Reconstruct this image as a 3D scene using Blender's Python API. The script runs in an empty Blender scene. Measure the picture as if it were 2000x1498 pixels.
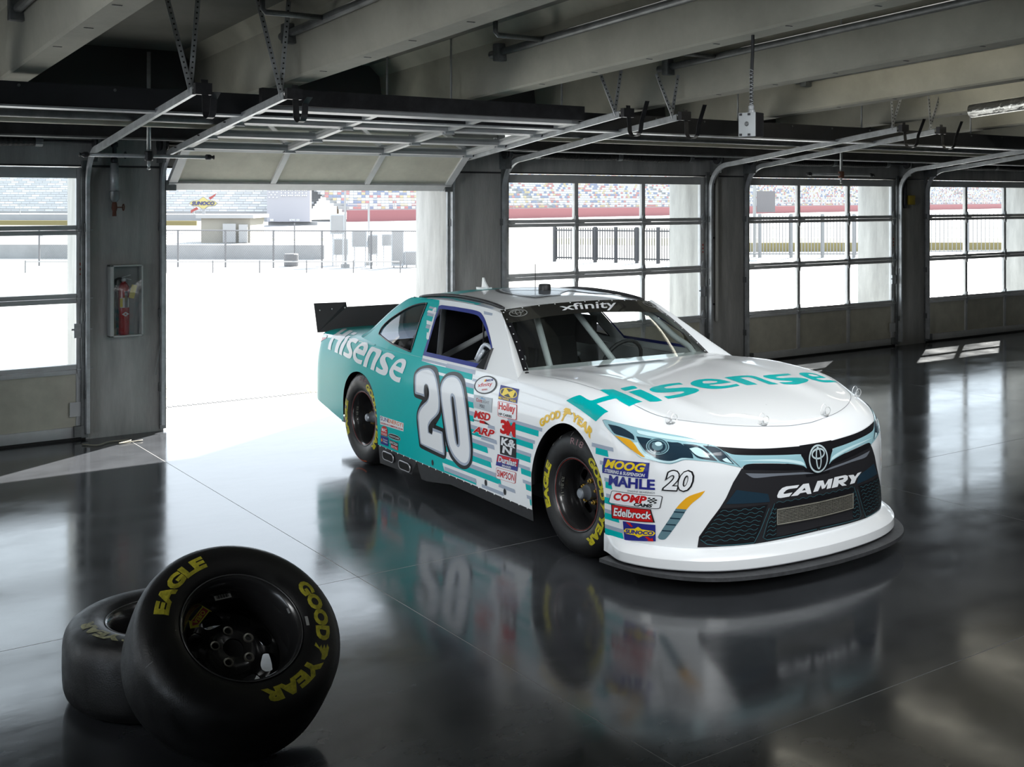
import bpy, bmesh, math, random
import numpy as np
from mathutils import Vector, Matrix
from mathutils.bvhtree import BVHTree
from mathutils.geometry import delaunay_2d_cdt

# ------------------------------------------------------------------ camera, world, sun, lights, exposure
SC = bpy.context.scene
COL = SC.collection
# world axes: X along the wall with the garage doors, Y out through the doors, Z up, metres
cam_d = bpy.data.cameras.new('camera'); cam = bpy.data.objects.new('camera', cam_d); COL.objects.link(cam)
cam.location = (0, 0, 2.02)
cam.rotation_euler = (math.radians(90), 0, -math.atan2(2225, 3231))
cam_d.sensor_width = 36; cam_d.lens = 36 * 2225 / 2000
cam_d.shift_y = -(749 - 390) / 2000
cam_d.clip_end = 600
SC.camera = cam

W = bpy.data.worlds.new('world'); SC.world = W; W.use_nodes = True
nt = W.node_tree; bg = nt.nodes['Background']
bg.inputs[0].default_value = (0.80, 0.90, 1.0, 1); bg.inputs[1].default_value = 3.0

sun_d = bpy.data.lights.new('sun', 'SUN'); sun = bpy.data.objects.new('sun', sun_d); COL.objects.link(sun)
sun_d.energy = 32.0; sun_d.angle = math.radians(0.6); sun_d.color = (1, 0.965, 0.91)
sun.rotation_euler = Vector((-1.235, -0.75, -1.0)).to_track_quat('-Z', 'Y').to_euler()

def area_light(name, loc, target, sx, sy, power, color=(1, 1, 1), spread=180):
    d = bpy.data.lights.new(name, 'AREA'); d.shape = 'RECTANGLE'; d.size = sx; d.size_y = sy; d.energy = power; d.color = color; d.spread = math.radians(spread)
    o = bpy.data.objects.new(name, d); COL.objects.link(o); o.location = loc
    o.rotation_euler = (Vector(target) - Vector(loc)).to_track_quat('-Z', 'Y').to_euler()
    return o
# added fill lights, unseen: over the car's nose, near the camera, at the left
area_light('fill_overhead', (4.7, 3.1, 2.85), (4.8, 5.0, 0.85), 3.2, 1.6, 30, (0.97, 0.99, 1.0), 90)
area_light('fill_front', (3.2, 0.4, 2.2), (4.8, 4.6, 0.5), 1.6, 1.2, 9, (0.97, 0.99, 1.0), 60)
area_light('fill_side', (-1.2, 4.2, 2.3), (4.2, 6.4, 0.7), 1.4, 1.4, 16, (0.97, 0.99, 1.0), 60)

SC.view_settings.view_transform = 'Standard'; SC.view_settings.look = 'None'
SC.view_settings.exposure = 0.12; SC.view_settings.gamma = 1.0; SC.view_settings.use_curve_mapping = False
SC.cycles.max_bounces = 10; SC.cycles.diffuse_bounces = 5; SC.cycles.glossy_bounces = 5
SC.cycles.transmission_bounces = 8; SC.cycles.transparent_max_bounces = 12
SC.cycles.caustics_reflective = False; SC.cycles.caustics_refractive = False
SC.cycles.sample_clamp_indirect = 4.0; SC.cycles.use_denoising = True

# ------------------------------------------------------------------ helpers
def mat(name, color, rough=0.5, metal=0.0, coat=0.0, nscale=0, namt=0.0, bump=0.0, bscale=60, spec=None, stretch=(1, 1, 1), alpha=None, emit=0, trans=0, rough_var=0):
    m = bpy.data.materials.new(name); m.use_nodes = True; t = m.node_tree; b = t.nodes['Principled BSDF']
    c = (*color, 1); b.inputs['Base Color'].default_value = c; b.inputs['Roughness'].default_value = rough
    b.inputs['Metallic'].default_value = metal; b.inputs['Coat Weight'].default_value = coat; b.inputs['Coat Roughness'].default_value = 0.03
    if spec is not None: b.inputs['Specular IOR Level'].default_value = spec
    if trans: b.inputs['Transmission Weight'].default_value = trans
    if emit: b.inputs['Emission Color'].default_value = c; b.inputs['Emission Strength'].default_value = emit
    if nscale or bump or rough_var:
        tc = t.nodes.new('ShaderNodeTexCoord'); mp = t.nodes.new('ShaderNodeMapping'); mp.inputs['Scale'].default_value = stretch
        t.links.new(tc.outputs['Object'], mp.inputs['Vector'])
    if nscale:
        n = t.nodes.new('ShaderNodeTexNoise'); n.inputs['Scale'].default_value = nscale; n.inputs['Detail'].default_value = 6; n.inputs['Roughness'].default_value = 0.65
        t.links.new(mp.outputs[0], n.inputs['Vector'])
        r = t.nodes.new('ShaderNodeValToRGB'); r.color_ramp.elements[0].position = 0.3; r.color_ramp.elements[1].position = 0.7
        r.color_ramp.elements[0].color = tuple(max(0, x * (1 - namt)) for x in color) + (1,)
        r.color_ramp.elements[1].color = tuple(min(1, x * (1 + namt)) for x in color) + (1,)
        t.links.new(n.outputs['Fac'], r.inputs[0]); t.links.new(r.outputs[0], b.inputs['Base Color'])
        if rough_var:
            mr = t.nodes.new('ShaderNodeMapRange'); mr.inputs['To Min'].default_value = max(0.02, rough - rough_var); mr.inputs['To Max'].default_value = rough + rough_var
            mr.inputs['From Min'].default_value = 0.3; mr.inputs['From Max'].default_value = 0.7
            t.links.new(n.outputs['Fac'], mr.inputs['Value']); t.links.new(mr.outputs[0], b.inputs['Roughness'])
    if bump:
        n2 = t.nodes.new('ShaderNodeTexNoise'); n2.inputs['Scale'].default_value = bscale; n2.inputs['Detail'].default_value = 4
        t.links.new(mp.outputs[0], n2.inputs['Vector'])
        bp = t.nodes.new('ShaderNodeBump'); bp.inputs['Strength'].default_value = bump; bp.inputs['Distance'].default_value = 0.02
        t.links.new(n2.outputs['Fac'], bp.inputs['Height']); t.links.new(bp.outputs[0], b.inputs['Normal'])
    return m

def glass(name, tint=(1, 1, 1), rough=0.0, refl=0.08, opacity=0.0):
    """thin pane: clear view through plus a mirror film, so light and shadow pass as through real sheet glass"""
    m = bpy.data.materials.new(name); m.use_nodes = True; t = m.node_tree; t.nodes.clear()
    o = t.nodes.new('ShaderNodeOutputMaterial'); tr = t.nodes.new('ShaderNodeBsdfTransparent'); tr.inputs[0].default_value = (*tint, 1)
    g = t.nodes.new('ShaderNodeBsdfGlossy'); g.inputs['Roughness'].default_value = rough
    lw = t.nodes.new('ShaderNodeLayerWeight'); lw.inputs[0].default_value = 0.5
    pw = t.nodes.new('ShaderNodeMath'); pw.operation = 'POWER'; pw.inputs[1].default_value = 5; t.links.new(lw.outputs['Facing'], pw.inputs[0])
    fr = t.nodes.new('ShaderNodeMath'); fr.operation = 'MULTIPLY_ADD'; fr.inputs[1].default_value = 0.92; fr.inputs[2].default_value = refl; t.links.new(pw.outputs[0], fr.inputs[0])
    mx = t.nodes.new('ShaderNodeMixShader'); t.links.new(fr.outputs[0], mx.inputs[0]); t.links.new(tr.outputs[0], mx.inputs[1]); t.links.new(g.outputs[0], mx.inputs[2])
    last = mx
    if opacity:
        d = t.nodes.new('ShaderNodeBsdfDiffuse'); d.inputs[0].default_value = (*tint, 1)
        m2 = t.nodes.new('ShaderNodeMixShader'); m2.inputs[0].default_value = opacity
        t.links.new(last.outputs[0], m2.inputs[1]); t.links.new(d.outputs[0], m2.inputs[2]); last = m2
    t.links.new(last.outputs[0], o.inputs[0])
    return m

def wm(o):
    m = o.matrix_parent_inverse @ o.matrix_basis
    return wm(o.parent) @ m if o.parent else m

class MB:
    def __init__(s): s.v = []; s.f = []; s.n = None
    def add(s, vs, fs):
        k = len(s.v); s.v.extend([tuple(map(float, p)) for p in vs]); s.f.extend([tuple(i + k for i in q) for q in fs]); return s
    def box(s, x0, y0, z0, x1, y1, z1):
        return s.add([(x0, y0, z0), (x1, y0, z0), (x1, y1, z0), (x0, y1, z0), (x0, y0, z1), (x1, y0, z1), (x1, y1, z1), (x0, y1, z1)],
                     [(3, 2, 1, 0), (4, 5, 6, 7), (0, 1, 5, 4), (1, 2, 6, 5), (2, 3, 7, 6), (3, 0, 4, 7)])
    def cbox(s, c, d, M=None):
        hx, hy, hz = d[0] / 2, d[1] / 2, d[2] / 2
        vs = [Vector((a * hx, b * hy, e * hz)) for e in (-1, 1) for a, b in ((-1, -1), (1, -1), (1, 1), (-1, 1))]
        if M is not None: vs = [M @ p for p in vs]
        return s.add([p + Vector(c) for p in vs], [(3, 2, 1, 0), (4, 5, 6, 7), (0, 1, 5, 4), (1, 2, 6, 5), (2, 3, 7, 6), (3, 0, 4, 7)])
    def beam(s, a, b, w, h, up=(0, 0, 1)):
        """box of width w and height h running from a to b"""
        a = Vector(a); b = Vector(b); d = (b - a); L = d.length; d.normalize(); sd = d.cross(Vector(up)); sd.normalize(); u = sd.cross(d)
        return s.cbox((a + b) / 2, (L, w, h), Matrix((d, sd, u)).transposed())
    def tube(s, pts, r, n=10, cap=True, closed=False):
        P = [Vector(p) for p in pts]; m = len(P); rs = r if isinstance(r, (list, tuple)) else [r] * m
        ref = None; rings = []
        for i, p in enumerate(P):
            if closed: t = P[(i + 1) % m] - P[i - 1]
            else: t = (P[min(i + 1, m - 1)] - P[max(i - 1, 0)])
            t.normalize()
            if ref is None:
                ref = Vector((0, 0, 1)) if abs(t.z) < 0.9 else Vector((1, 0, 0))
            a = ref - t * ref.dot(t); a.normalize(); ref = a; b = t.cross(a)
            rings.append([p + (a * math.cos(2 * math.pi * k / n) + b * math.sin(2 * math.pi * k / n)) * rs[i] for k in range(n)])
        vs = [q for R in rings for q in R]; fs = []
        for i in range(m if closed else m - 1):
            j = (i + 1) % m
            for k in range(n): fs.append((i * n + k, i * n + (k + 1) % n, j * n + (k + 1) % n, j * n + k))
        if cap and not closed: fs.append(tuple(range(n))[::-1]); fs.append(tuple((m - 1) * n + k for k in range(n)))
        return s.add(vs, fs)
    def lathe(s, prof, M=None, n=32, closed=False, cap=True):
        """profile of (radius, height) turned about the local z axis, M places it"""
        M = M or Matrix(); vs = []; fs = []; m = len(prof)
        for r, h in prof:
            for k in range(n):
                a = 2 * math.pi * k / n; vs.append(M @ Vector((r * math.cos(a), r * math.sin(a), h)))
        for i in range(m if closed else m - 1):
            j = (i + 1) % m
            for k in range(n): fs.append((i * n + k, i * n + (k + 1) % n, j * n + (k + 1) % n, j * n + k))
        if not closed and cap:
            if prof[0][0] > 1e-5: fs.append(tuple(range(n))[::-1])
            if prof[-1][0] > 1e-5: fs.append(tuple((m - 1) * n + k for k in range(n)))
        return s.add(vs, fs)
    def prism(s, poly, a, b):
        """flat polygon (3-D points) swept from offset a to offset b (vectors)"""
        n = len(poly); A = [Vector(p) + Vector(a) for p in poly]; B = [Vector(p) + Vector(b) for p in poly]
        return s.add(A + B, [tuple(range(n))[::-1], tuple(range(n, 2 * n))] + [(i, (i + 1) % n, n + (i + 1) % n, n + i) for i in range(n)])
    def grid(s, P):
        P = np.asarray(P, float); a, b = P.shape[:2]
        return s.add(P.reshape(-1, 3), [(i * b + j, (i + 1) * b + j, (i + 1) * b + j + 1, i * b + j + 1) for i in range(a - 1) for j in range(b - 1)])

def obj(name, mb, m, parent=None, smooth=False, world=False, angle=None, normals=None, bevel=0):
    me = bpy.data.meshes.new(name); me.from_pydata(mb.v, [], mb.f); me.update()
    if bevel:
        bm = bmesh.new(); bm.from_mesh(me)
        bmesh.ops.remove_doubles(bm, verts=bm.verts, dist=1e-6); bmesh.ops.recalc_face_normals(bm, faces=bm.faces)
        es = [e for e in bm.edges if len(e.link_faces) == 2 and e.calc_face_angle(0) > 0.6]
        bmesh.ops.bevel(bm, geom=es, offset=bevel, segments=2, affect='EDGES', clamp_overlap=True, profile=0.5)
        bm.to_mesh(me); bm.free(); smooth = True; angle = angle or 0.7
    if isinstance(m, (list, tuple)):
        for q in m: me.materials.append(q)
    else: me.materials.append(m)
    if smooth or angle:
        me.polygons.foreach_set('use_smooth', [True] * len(me.polygons))
        if angle: me.set_sharp_from_angle(angle=angle)
    if normals is not None: me.normals_split_custom_set_from_vertices([tuple(n) for n in normals])
    o = bpy.data.objects.new(name, me); COL.objects.link(o)
    if parent is not None:
        o.parent = parent
        if world: o.matrix_parent_inverse = wm(parent).inverted()
    return o

def thing(name, label, cat, loc=(0, 0, 0), rot=(0, 0, 0), group=None):
    o = bpy.data.objects.new(name, None); COL.objects.link(o); o.location = loc; o.rotation_euler = rot
    o.empty_display_size = 0.1
    return tag(o, label, cat, group)
def tag(o, label, cat, group=None):
    o['label'] = label; o['category'] = cat
    if group: o['group'] = group
    return o
def struct(o, label=None, cat=None):
    o['kind'] = 'structure'
    if label: o['label'] = label
    if cat: o['category'] = cat
    return o
def copy_tree(o, parent=None):
    c = o.copy(); COL.objects.link(c)
    if parent: c.parent = parent
    for ch in [x for x in bpy.data.objects if x.parent == o]: copy_tree(ch, c)
    return c

def spline(x, y):
    """natural cubic spline through (x, y); y may have columns"""
    x = np.asarray(x, float); y = np.asarray(y, float); n = len(x); h = np.diff(x)
    A = np.zeros((n, n)); r = np.zeros(y.shape); A[0, 0] = A[-1, -1] = 1
    for i in range(1, n - 1):
        A[i, i - 1] = h[i - 1]; A[i, i] = 2 * (h[i - 1] + h[i]); A[i, i + 1] = h[i]
        r[i] = 6 * ((y[i + 1] - y[i]) / h[i] - (y[i] - y[i - 1]) / h[i - 1])
    M = np.linalg.solve(A, r)
    def f(t):
        t = np.clip(np.asarray(t, float), x[0], x[-1]); k = np.clip(np.searchsorted(x, t) - 1, 0, n - 2); a = x[k + 1] - t; b = t - x[k]; hh = h[k]
        if y.ndim > 1: a = a[..., None]; b = b[..., None]; hh = np.asarray(hh)[..., None]
        return (M[k] * a ** 3 + M[k + 1] * b ** 3) / (6 * hh) + (y[k] / hh - M[k] * hh / 6) * a + (y[k + 1] / hh - M[k + 1] * hh / 6) * b
    return f
def lin(x, y): return lambda t: np.interp(t, x, y)
def sstep(a, b, t):
    t = np.clip((np.asarray(t, float) - a) / (b - a), 0, 1); return t * t * (3 - 2 * t)

def inside(P, poly):
    P = np.asarray(P, float); c = np.zeros(len(P), bool); q = np.asarray(poly, float); n = len(q)
    for i in range(n):
        a, b = q[i], q[(i + 1) % n]
        with np.errstate(divide='ignore', invalid='ignore'):
            k = ((a[1] > P[:, 1]) != (b[1] > P[:, 1])) & (P[:, 0] < (b[0] - a[0]) * (P[:, 1] - a[1]) / (b[1] - a[1]) + a[0])
        c ^= k
    return c
def densify(poly, h, closed=True):
    out = []; n = len(poly)
    for i in range(n if closed else n - 1):
        a = np.array(poly[i], float); b = np.array(poly[(i + 1) % n], float); m = max(1, int(np.ceil(np.linalg.norm(b - a) / h)))
        out += [tuple(a + (b - a) * k / m) for k in range(m)]
    if not closed: out.append(tuple(poly[-1]))
    return out
def cr(pts, k=6, closed=False):
    """Catmull-Rom curve through the points"""
    P = [np.array(p, float) for p in pts]; n = len(P); out = []
    for i in range(n if closed else n - 1):
        p1, p2 = P[i], P[(i + 1) % n]
        p0 = P[i - 1] if (closed or i > 0) else 2 * p1 - p2
        p3 = P[(i + 2) % n] if (closed or i + 2 < n) else 2 * p2 - p1
        for j in range(k):
            t = j / k; out.append(tuple(0.5 * (2 * p1 + (p2 - p0) * t + (2 * p0 - 5 * p1 + 4 * p2 - p3) * t * t + (3 * p1 - p0 - 3 * p2 + p3) * t ** 3)))
    if not closed: out.append(tuple(P[-1]))
    return out
def fill(outlines, holes=(), h=0.03):
    """triangulate 2-D outlines minus holes with interior points about h apart"""
    loops = [densify(p, h) for p in outlines]; hl = [densify(p, h) for p in holes]
    pts = []; faces = []
    for L in loops + hl:
        faces.append(list(range(len(pts), len(pts) + len(L)))); pts += L
    A = np.array(pts); lo = A.min(0); hi = A.max(0)
    if (hi - lo).max() > h * 1.2:
        xs = np.arange(lo[0] + h * .5, hi[0], h); ys = np.arange(lo[1] + h * .5, hi[1], h)
        G = np.array([(x + (j % 2) * h * .5, y) for j, y in enumerate(ys) for x in xs])
        if len(G):
            k = np.zeros(len(G), bool)
            for L in loops: k |= inside(G, L)
            for L in hl: k &= ~inside(G, L)
            G = G[k]
            if len(G):
                d = np.min(np.hypot(G[:, None, 0] - A[None, :, 0], G[:, None, 1] - A[None, :, 1]), axis=1)
                pts += [tuple(g) for g in G[d > h * 0.4]]
    r = delaunay_2d_cdt([Vector(p) for p in pts], [], faces, 0, 1e-7)
    V = np.array([tuple(v) for v in r[0]]); F = []
    T = [list(t) for t in r[2]]
    C = np.array([V[t].mean(0) for t in T])
    k = np.zeros(len(C), bool)
    for L in loops: k |= inside(C, L)
    for L in hl: k &= ~inside(C, L)
    for t, ok in zip(T, k):
        if ok: F.append(tuple(t))
    used = sorted({i for t in F for i in t}); ix = {a: b for b, a in enumerate(used)}
    return V[used], [tuple(ix[i] for i in t) for t in F]
def nrm(fn, V, e=1e-3):
    a, b = V[:, 0], V[:, 1]
    du = fn(a + e, b) - fn(a - e, b); dv = fn(a, b + e) - fn(a, b - e)
    n = np.cross(du, dv); return n / np.maximum(np.linalg.norm(n, axis=1, keepdims=True), 1e-9)

def text2d(s, size=1.0, bold=0.0, shear=0.0, width=1.0, align='CENTER', spacing=1.0):
    """the built-in font as a flat triangulated mesh: (N,2) points, faces"""
    c = bpy.data.curves.new('t', 'FONT'); c.body = s; c.size = size; c.offset = bold * size; c.shear = shear; c.align_x = align; c.align_y = 'CENTER'; c.space_character = spacing; c.resolution_u = 3
    o = bpy.data.objects.new('t', c); me = o.to_mesh()
    V = np.array([(v.co.x * width, v.co.y) for v in me.vertices]).reshape(-1, 2); F = [tuple(p.vertices) for p in me.polygons]
    o.to_mesh_clear(); bpy.data.objects.remove(o); bpy.data.curves.remove(c)
    return V, F
def split_long(V, F, h):
    bm = bmesh.new(); vs = [bm.verts.new((p[0], p[1], 0)) for p in V]
    for f in F:
        try: bm.faces.new([vs[i] for i in f])
        except ValueError: pass
    bmesh.ops.triangulate(bm, faces=bm.faces)
    for _ in range(4):
        es = [e for e in bm.edges if e.calc_length() > h]
        if not es: break
        bmesh.ops.subdivide_edges(bm, edges=es, cuts=1); bmesh.ops.triangulate(bm, faces=bm.faces)
    bm.verts.index_update()
    r = (np.array([(v.co.x, v.co.y) for v in bm.verts]), [tuple(v.index for v in f.verts) for f in bm.faces]); bm.free(); return r

# ------------------------------------------------------------------ materials of the building
mConc = mat('floor_polished', (.042, .045, .050), .13, nscale=1.6, namt=.30, bump=.012, bscale=7, rough_var=.05, spec=.55, stretch=(1, 1.6, 1))
mJoint = mat('joint_filler', (.24, .24, .235), .6)
mPier = mat('pier_concrete', (.40, .40, .388), .75, nscale=2.2, namt=.25, bump=.15, bscale=22, stretch=(3, 3, .5))
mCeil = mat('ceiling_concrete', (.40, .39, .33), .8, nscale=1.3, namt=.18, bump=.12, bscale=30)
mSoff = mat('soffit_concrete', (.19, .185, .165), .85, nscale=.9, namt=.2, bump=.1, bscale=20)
mGalv = mat('galvanised_steel', (.48, .50, .52), .40, metal=.3, nscale=9, namt=.25)
mGalvD = mat('weathered_pipe', (.20, .21, .215), .45, metal=.6, nscale=7, namt=.35)
mAlu = mat('door_aluminium', (.60, .61, .62), .45, metal=.1, nscale=5, namt=.1)
mPanel = mat('door_panel_fibreboard', (.60, .58, .49), .65, nscale=3.5, namt=.14)
mCream = mat('cream_conduit', (.55, .53, .44), .5, nscale=5, namt=.1)
mCharc = mat('charcoal_paint', (.030, .031, .036), .5, nscale=4, namt=.2)
mDarkSteel = mat('dark_steel', (.045, .045, .05), .45, metal=.4, nscale=8, namt=.3)
mRubber = mat('black_rubber', (.015, .015, .015), .6)
mGlass = glass('door_glass', (.94, .965, .96), refl=.05)
mRust = mat('rusty_valve', (.14, .05, .03), .7)
# ------------------------------------------------------------------ floor: slabs between saw-cut joints
floor = thing('floor', 'dark polished concrete garage floor with saw cut joints', 'floor'); struct(floor)
sub = MB().box(-8.02, -8.02, -.12, 26.02, 9.98, -.012); obj('subfloor', sub, mJoint, floor)
jx = [-8, -5.1, -1.16, 2.78, 6.72, 10.66, 14.60, 18.54, 22.48, 26]; jy = [-8, -4.5, -1.98, .51, 3.0, 5.49, 9.98]
for i in range(len(jx) - 1):
    for j in range(len(jy) - 1):
        obj('slab', MB().box(jx[i] + .0025, jy[j] + .0025, -.10, jx[i + 1] - .0025, jy[j + 1] - .0025, 0), mConc, floor)
jb = MB()
for x in jx[1:-1]: jb.box(x - .0025, -8, -.05, x + .0025, 9.98, -.0004)
for y in jy[1:-1]: jb.box(-8, y - .0025, -.05, 26, y + .0025, -.0004)
obj('joint_seal', jb, mJoint, floor)
# ------------------------------------------------------------------ wall with six piers, header above the doors
wall = thing('wall_north', 'concrete wall of piers between the roll up doors', 'wall'); struct(wall)
PIERS = [(-4.70, -4.05), (-1.10, -.45), (2.49, 3.15), (6.05, 6.75), (9.68, 10.36), (13.29, 13.96), (16.9, 17.56), (20.5, 21.2)]
for a, b in PIERS:
    obj('pier', MB().box(a, 9.95, -.1, b, 10.60, 2.298), mPier, wall, bevel=.012); obj('pier_cap', MB().box(a, 10.16, 2.298, b, 10.60, 2.49), mPier, wall)
obj('header', MB().box(-8, 9.95, 2.30, 26, 10.16, 3.9), mPier, wall); obj('outer_beam', MB().box(-8, 10.16, 2.49, 26, 10.62, 4.0), mPier, wall)
obj('header_joint', MB().box(-8, 9.944, 2.298, 26, 9.951, 2.312), mCharc, wall)
ws = thing('wall_south', 'plain concrete rear wall behind the viewpoint', 'wall'); struct(ws); obj('wall_face', MB().box(-8, -8.2, 0, 26, -8, 4.9), mPier, ws)
ww = thing('wall_west', 'unseen concrete end wall with a wide bay added for daylight', 'wall'); struct(ww)  # the bay is an added, unseen opening that lets daylight in
for b in ((-8.2, -8, 0, -8, -1.0, 4.9), (-8.2, 5.5, 0, -8, 10.2, 4.0), (-8.2, -1.0, 2.5, -8, 5.5, 4.6)): obj('wall_face', MB().box(*b), mPier, ww)
we = thing('wall_east', 'plain concrete end wall past the farthest door', 'wall'); struct(we); obj('wall_face', MB().box(26, -8, 0, 26.2, 10.2, 4.4), mPier, we)
# ------------------------------------------------------------------ ceiling: sloping slab on tapered concrete tees
CS = .055
def zb(y): return 2.86 + CS * (8.0 - y)      # underside of the tees
ceil = thing('ceiling', 'sloping concrete ceiling of double tee beams', 'ceiling'); struct(ceil)
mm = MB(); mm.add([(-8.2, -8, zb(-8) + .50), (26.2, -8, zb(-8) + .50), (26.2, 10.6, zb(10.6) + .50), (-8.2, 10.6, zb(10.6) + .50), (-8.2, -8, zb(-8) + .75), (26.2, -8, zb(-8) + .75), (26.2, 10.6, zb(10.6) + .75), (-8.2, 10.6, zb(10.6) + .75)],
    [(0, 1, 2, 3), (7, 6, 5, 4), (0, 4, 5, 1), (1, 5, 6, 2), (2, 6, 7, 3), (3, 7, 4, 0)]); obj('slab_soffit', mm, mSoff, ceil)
BX = [1.72 + 1.79 * k - .09 for k in range(-5, 14)]
for x in BX:
    prof = [(-.085, 0), (.085, 0), (.10, .015), (.15, .40), (.26, .50), (-.26, .50), (-.15, .40), (-.10, .015)]
    vs = []
    for y in (-8, 9.95): vs += [(x + a, y, zb(y) + h + .001) for a, h in prof]
    n = len(prof); mm = MB().add(vs, [tuple(range(n)), tuple(range(2 * n - 1, n - 1, -1))] + [(i, n + i, n + (i + 1) % n, (i + 1) % n) for i in range(n)])
    obj('tee_beam', mm, mCeil, ceil)
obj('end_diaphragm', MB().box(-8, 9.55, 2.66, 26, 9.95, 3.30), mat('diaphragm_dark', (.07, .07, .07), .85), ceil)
pl = MB()
for i, x in enumerate(BX):
    for k in range(6):
        y = 7.2 - .62 * k - .1 * (i % 3); pl.cbox((x - .04 + .02 * (k % 2), y, zb(y) + .0005), (.05, .012, .004))
o = obj('form_tie_marks', pl, mCharc, ceil); o['kind'] = 'stuff'
# charcoal channel and steel running across the bays
t1 = thing('trim_1', 'long charcoal steel channel across the bays under the beams', 'channel'); struct(t1)
obj('channel_web', MB().box(-8, 8.02, 2.645, 26, 8.14, 2.80), mCharc, t1); obj('channel_lip', MB().box(-8, 7.995, 2.632, 26, 8.16, 2.645), mGalv, t1)
bl = MB()
for k in range(40): bl.lathe([(.012, 0), (.010, .008), (0, .009)], Matrix.Translation((-4 + .62 * k, 8.02, 2.775)) @ Matrix.Rotation(math.radians(90), 4, 'X'), 6)
o = obj('channel_bolts', bl, mGalvD, t1); o['kind'] = 'stuff'
for x in (-.9, 1.35, 4.35, 4.95, 6.1, 8.3, 10.2, 12.2, 14.4): obj('hanger_rod', MB().tube([(x, 8.08, 2.80), (x, 8.08, zb(8.08) + .50)], .009, 8), mGalv, t1, smooth=True)
t2 = thing('trim_2', 'dark steel lintel beam over the doors', 'lintel'); struct(t2); obj('lintel_web', MB().box(-8, 9.44, 2.525, 26, 9.56, 2.62), mDarkSteel, t2); obj('lintel_flange', MB().box(-8, 9.40, 2.515, 26, 9.60, 2.528), mGalvD, t2)
def pipe(name, label, cat, pts, r, m, group=None, n=14):
    o = obj(name, MB().tube(pts, r, n), m, smooth=True, angle=.9); return tag(o, label, cat, group)
pipe('water_main', 'thick galvanised pipe running across the bays below the charcoal channel', 'pipe', [(-8, 8.6, 2.64), (26, 8.6, 2.64)], .036, mGalvD)
pipe('cream_pipe', 'thin cream pipe running across the bays behind the galvanised main', 'pipe', [(-8, 9.0, 2.615), (26, 9.0, 2.615)], .024, mCream)
# sprinkler branches along the flank of each beam
BEAM_AT = ['above the fire extinguisher pier', 'at the near edge of the open bay', 'over the middle of the open bay', 'above the pier beside the open bay', 'over the door behind the car', 'over the pier with the white conduit', 'beyond the pier with the white conduit']
for i, x in enumerate(BX[5:12]):
    z = lambda y: zb(y) + .30
    xp = x - .165
    g = thing('sprinkler_branch', 'galvanised sprinkler pipe along the beam ' + BEAM_AT[i], 'pipe', (xp, 7.6, z(7.6)), group='sprinkler branches along the beams')
    obj('branch_pipe', MB().tube([(xp, 7.62, z(7.62)), (xp, -7, z(-7))], .030, 12), mGalvD, g, smooth=True, world=True)
    y1 = 6.9 if i < 5 else 4.0; obj('cross_arm', MB().tube([(xp, y1, z(y1)), (xp - .42, y1, z(y1)), (xp - .44, y1, z(y1) + .02), (xp - .44, y1, z(y1) + .10)], .019, 10), mGalvD, g, smooth=True, world=True)
    obj('sprinkler_head', MB().lathe([(.012, 0), (.022, .01), (.010, .03), (.024, .04), (.024, .045), (0, .046)], Matrix.Translation((xp - .44, y1, z(y1) + .10)), 10), mGalv, g, world=True)
    obj('clamp', MB().box(xp - .05, 7.45, z(7.5) - .07, xp + .05, 7.53, z(7.5) + .07), mGalvD, g, world=True, bevel=.01)
    for y in (3.4, 5.6): obj('hanger_strap', MB().tube([(xp, y, z(y)), (xp, y, zb(y) + .48)], .006, 6), mGalv, g, world=True)
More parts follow.
